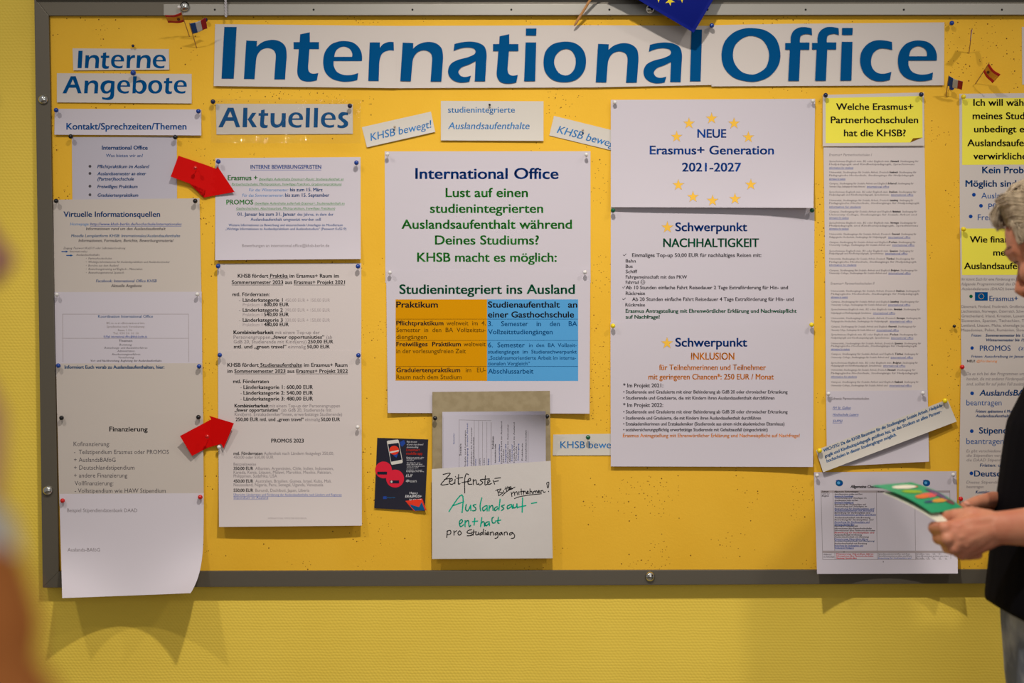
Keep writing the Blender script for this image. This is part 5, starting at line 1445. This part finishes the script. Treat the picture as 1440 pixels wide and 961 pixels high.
def shoe(parent, c, f, m, sole):
    f = Vector(f).normalized(); s = Vector((-f.y, f.x, 0)); M = Matrix((f, s, Vector((0, 0, 1)))).transposed(); c = Vector(c)
    bm = bmesh.new()
    ball(bm, c + f * .09 + Vector((0, 0, .036)), (.085, .046, .034), 18, M); ball(bm, c + f * .01 + Vector((0, 0, .048)), (.085, .041, .046), 18, M); tube(bm, [c + Vector((0, 0, .05)), c + Vector((0, 0, .10))], [.045, .043], 16)
    tube(bm, [c - f * .05 + Vector((0, 0, .022)), c + f * .05 + Vector((0, 0, .022)), c + f * .13 + Vector((0, 0, .022))], [(.040, .016), (.046, .016), (.036, .016)], 16, flat=(0, 0, 1))
    o = remeshed('shoe', bm, m, parent, .005, 4, .5)
    b2 = bmesh.new(); tube(b2, [c - f * .085 + Vector((0, 0, .009)), c - f * .06 + Vector((0, 0, .009)), c + f * .05 + Vector((0, 0, .009)), c + f * .14 + Vector((0, 0, .009)), c + f * .178 + Vector((0, 0, .009))], [(.018, .009), (.040, .009), (.048, .009), (.042, .009), (.016, .009)], 16, flat=(0, 0, 1))
    frombm('sole', b2, sole, o, True)
for s in (-1, 1):
    hx = P(1527, 1000, DM); shoe(man, (hx.x + .03, -DM + s * .095, 0), (-1, s * -.12, 0), mat('black_leather', (26, 24, 24), .45), mat('rubber_sole', (52, 48, 46), .8))

# ---- the leaflet between thumb and fingers
lf = thing('leaflet', P(1300, 705, .62), 'green folded leaflet with a colourful picture held in the hands of the reader', 'leaflet')
green = mat('leaflet_green', (16, 152, 104), .4, 0, .3)
A, B, Cc, D = P(1310, 721.5, .640), P(1357, 716.5, .560), P(1226, 683, .600), P(1282, 678.5, .510)   # near bottom, far bottom, near top, far top
def card(name, a, b, c, d, m, parent, off=0.0, bow=.006):
    n = (b - a).cross(c - a).normalized()
    if n.z < 0: n = -n
    nu, nv = 12, 12; vs = []; fs = []
    for th in (0, -.0006):
        for j in range(nv + 1):
            for i in range(nu + 1):
                u, v = i / nu, j / nv
                vs.append(a.lerp(b, u).lerp(c.lerp(d, u), v) + n * (off + th + bow * math.sin(math.pi * v)))
    N = (nu + 1) * (nv + 1)
    for j in range(nv):
        for i in range(nu):
            k = j * (nu + 1) + i; q = (k, k + 1, k + nu + 2, k + nu + 1); fs += [q, tuple(N + w for w in q[::-1])]
    loop = [i for i in range(nu)] + [j * (nu + 1) + nu for j in range(nv)] + [nv * (nu + 1) + i for i in range(nu, 0, -1)] + [j * (nu + 1) for j in range(nv, 0, -1)]
    for k in range(len(loop)): x, y = loop[k], loop[(k + 1) % len(loop)]; fs.append((x, y, y + N, x + N))
    o = pyd(name, vs, fs, m, parent)
    return lambda u, v, l=.0004: a.lerp(b, u).lerp(c.lerp(d, u), v) + n * (off + l + bow * math.sin(math.pi * v)), o
at_, front = card('front_leaf', A, B, Cc, D, green, lf)
A2, B2 = P(1322, 733, .648), P(1364, 724.5, .566)
card('back_leaf', A2, B2, A.lerp(Cc, .8), B.lerp(D, .8), mat('leaflet_cream', (224, 220, 200), .5, 0, .2), lf, -.0035, .003)
for nm, col, cx, cy, rx, ry, rot in (('cream', (226, 210, 176), .50, .80, .30, .085, .1), ('red', (206, 66, 48), .66, .78, .17, .050, .2), ('lime', (136, 176, 40), .40, .60, .24, .070, -.3), ('pink', (222, 84, 90), .60, .44, .26, .070, .2), ('orange', (222, 112, 50), .40, .42, .22, .055, .3),
                                         ('ochre', (210, 150, 56), .66, .27, .24, .050, .2), ('violet', (96, 72, 112), .86, .46, .09, .20, 0), ('plum', (110, 60, 70), .86, .22, .09, .09, 0), ('blue', (40, 70, 110), .36, .26, .17, .030, .1)):
    vs = [at_(cx + rx * math.cos(t) * math.cos(rot) - ry * math.sin(t) * math.sin(rot), cy + ry * math.sin(t) * math.cos(rot) + rx * math.cos(t) * math.sin(rot) * .35, .0004 + .0001 * len(nm)) for t in (2 * math.pi * k / 22 for k in range(22))]
    pyd('printed_picture', vs, [tuple(range(22))], mat('leaflet_' + nm, col, .4, 0, .3), front)

# ---- the out-of-focus passer-by at the left edge, close to the camera, looking towards the board
DW = 2.10
hc = P(-286, 300, DW)
wom = thing('person', (hc.x, -DW, 0), 'blurred dark-haired person in an orange-brown jumper with white collar at the left edge', 'person')
sk2 = skin_material('light_skin', (214, 158, 132), (200, 136, 112))
F2 = Vector((.86, .50, -.03)).normalized(); N2 = Vector((0, 0, 1)).cross(F2).normalized(); U2 = F2.cross(N2).normalized()
H2 = Frame(hc, F2, U2, N2)
bm = bmesh.new(); head_shapes(bm, H2, .96)
zt = lambda dz, df=0.0: hc + Vector((F2.x * df, F2.y * df, dz))
tube(bm, [H2(-.02, -.03, 0), zt(-.13, -.03), zt(-.21, -.045)], [.052, .052, .066], 18)
tube(bm, [zt(-.20, -.045), zt(-.26, -.04), zt(-.42, -.03), zt(-.60, -.03), zt(-.78, -.03)], [(.07, .06), (.15, .085), (.145, .105), (.125, .09), (.155, .11)], 22, flat=F2)
arms = []
for s in (-1, 1):
    sh = zt(-.265, -.04) + N2 * s * .165; el = sh + Vector((0, 0, -.27)) + N2 * s * .05 + F2 * .01; wr = el + Vector((0, 0, -.12)) + F2 * .20 - N2 * s * .07
    if s == -1: sh = zt(-.245, -.02) - N2 * .165; el = P(-62, 1040, 2.30); wr = P(-92, 750, 2.24)
    arms.append((sh, el, wr))
    tube(bm, [sh, sh.lerp(el, .4), el], [.045, .042, .036], 16); tube(bm, [el, el.lerp(wr, .3), wr], [.036, .036, .023], 16); ball(bm, el, .036, 14)
    f = (wr - el).normalized(); u = Vector((0, 0, 1)) if s == 1 else -F2
    u = (u - f * f.dot(u)).normalized(); n = f.cross(u) * s
    if s == -1: n = -n if n.dot(hc - wr) > 0 else n
    Wf = Frame(wr, f, u, n)
    mc = [Wf(.078, .028, 0), Wf(.082, .008, .002), Wf(.077, -.012, 0), Wf(.068, -.030, -.002)]
    fg = []
    for i, p in enumerate(mc):
        l = (.036, .039, .036, .029)[i]; v1 = (f * .93 - n * .35).normalized(); v2 = (f * .6 - n * .8).normalized(); v3 = (f * .15 - n * .98).normalized()
        fg.append(([p, p + v1 * l, p + v1 * l + v2 * l * .65, p + v1 * l + v2 * l * .65 + v3 * l * .5], [.0098, .0092, .0082, .0072]))
    hand_shapes(bm, Wf, mc, fg, ([Wf(.012, .022, -.006), Wf(.045, .040, -.014), Wf(.070, .046, -.022), Wf(.090, .046, -.030)], [.0145, .0125, .0105, .0090]), k=.92)
body2 = remeshed('body', bm, sk2, wom, .0034, 4, .5)
for s in (-1, 1):
    bm = bmesh.new(); ball(bm, H2(.0695, .006, s * .030), .0115, 14); e = frombm('eyeball', bm, mat('eye_white', (222, 214, 206), .2), body2, True)
    bm = bmesh.new(); ball(bm, H2(.0785, .006, s * .030), (.0035, .0055, .0055), 12, H2.M()); frombm('iris', bm, mat('iris_brown', (74, 50, 34), .2), e, True)
rg = random.Random(9); locks = hair_on(H2, rng=rg, n=1300, front=.30, side=-.35, back=-.95, length=.13, lift=.010)
hd = hair_material('dark_brown_hair', (58, 42, 32), (38, 28, 22))
h2 = strands('hair', H2, locks, hd, wom, .0022)
bm = bmesh.new(); ball(bm, H2(-.020, .044, 0), (.098, .088, .0765), 24, H2.M()); frombm('hair_underlayer', bm, hd, h2, True)
bm = bmesh.new()
tube(bm, [zt(-.225, -.05), zt(-.165, -.038), zt(-.125, -.030)], [.092, .070, .066], 24); frombm('collar', bm, mat('white_cotton', (232, 228, 222), .8, 0, .15), wom, True)
bm = bmesh.new()
tube(bm, [zt(-.195, -.045), zt(-.215, -.045), zt(-.265, -.04), zt(-.42, -.03), zt(-.60, -.03), zt(-.80, -.03)], [(.075, .066), (.13, .085), (.175, .105), (.165, .125), (.148, .110), (.175, .130)], 26, flat=F2)
for sh, el, wr in arms: tube(bm, [sh + Vector((0, 0, .01)), sh.lerp(el, .4), el, el.lerp(wr, .45), el.lerp(wr, .78)], [.058, .054, .047, .042, .038], 18); ball(bm, el, .047, 14); ball(bm, sh, .058, 14)
for sh, el, wr in arms:
    b2 = bmesh.new(); tube(b2, [el.lerp(wr, .70), el.lerp(wr, .98)], [.037, .036], 18); frombm('shirt_cuff', b2, mat('white_cotton', (232, 228, 222)), wom, True)
remeshed('jumper', bm, mat('orange_brown_knit', (206, 126, 66), .9, 0, .1, bump=(240, .5, .002)), wom, .006, 4, .5)
bm = bmesh.new()
tube(bm, [zt(-.76, -.03), zt(-.88, -.03)], [(.165, .120), (.165, .125)], 22, flat=F2)
for s in (-1, 1):
    hp_ = zt(-.88, -.03) + N2 * s * .085
    tube(bm, [hp_, hp_ + Vector((0, 0, -.25)), Vector((hp_.x, hp_.y, .45)), Vector((hp_.x, hp_.y, .055))], [(.085, .09), (.075, .08), (.058, .06), (.052, .055)], 20, flat=F2)
    shoe(wom, (hp_.x, hp_.y, 0), (F2.x, F2.y, 0), mat('brown_leather', (84, 58, 40), .5), mat('rubber_sole', (52, 48, 46), .8))
remeshed('trousers', bm, mat('dark_blue_trousers', (44, 50, 70), .9), wom, .006, 4, .5)
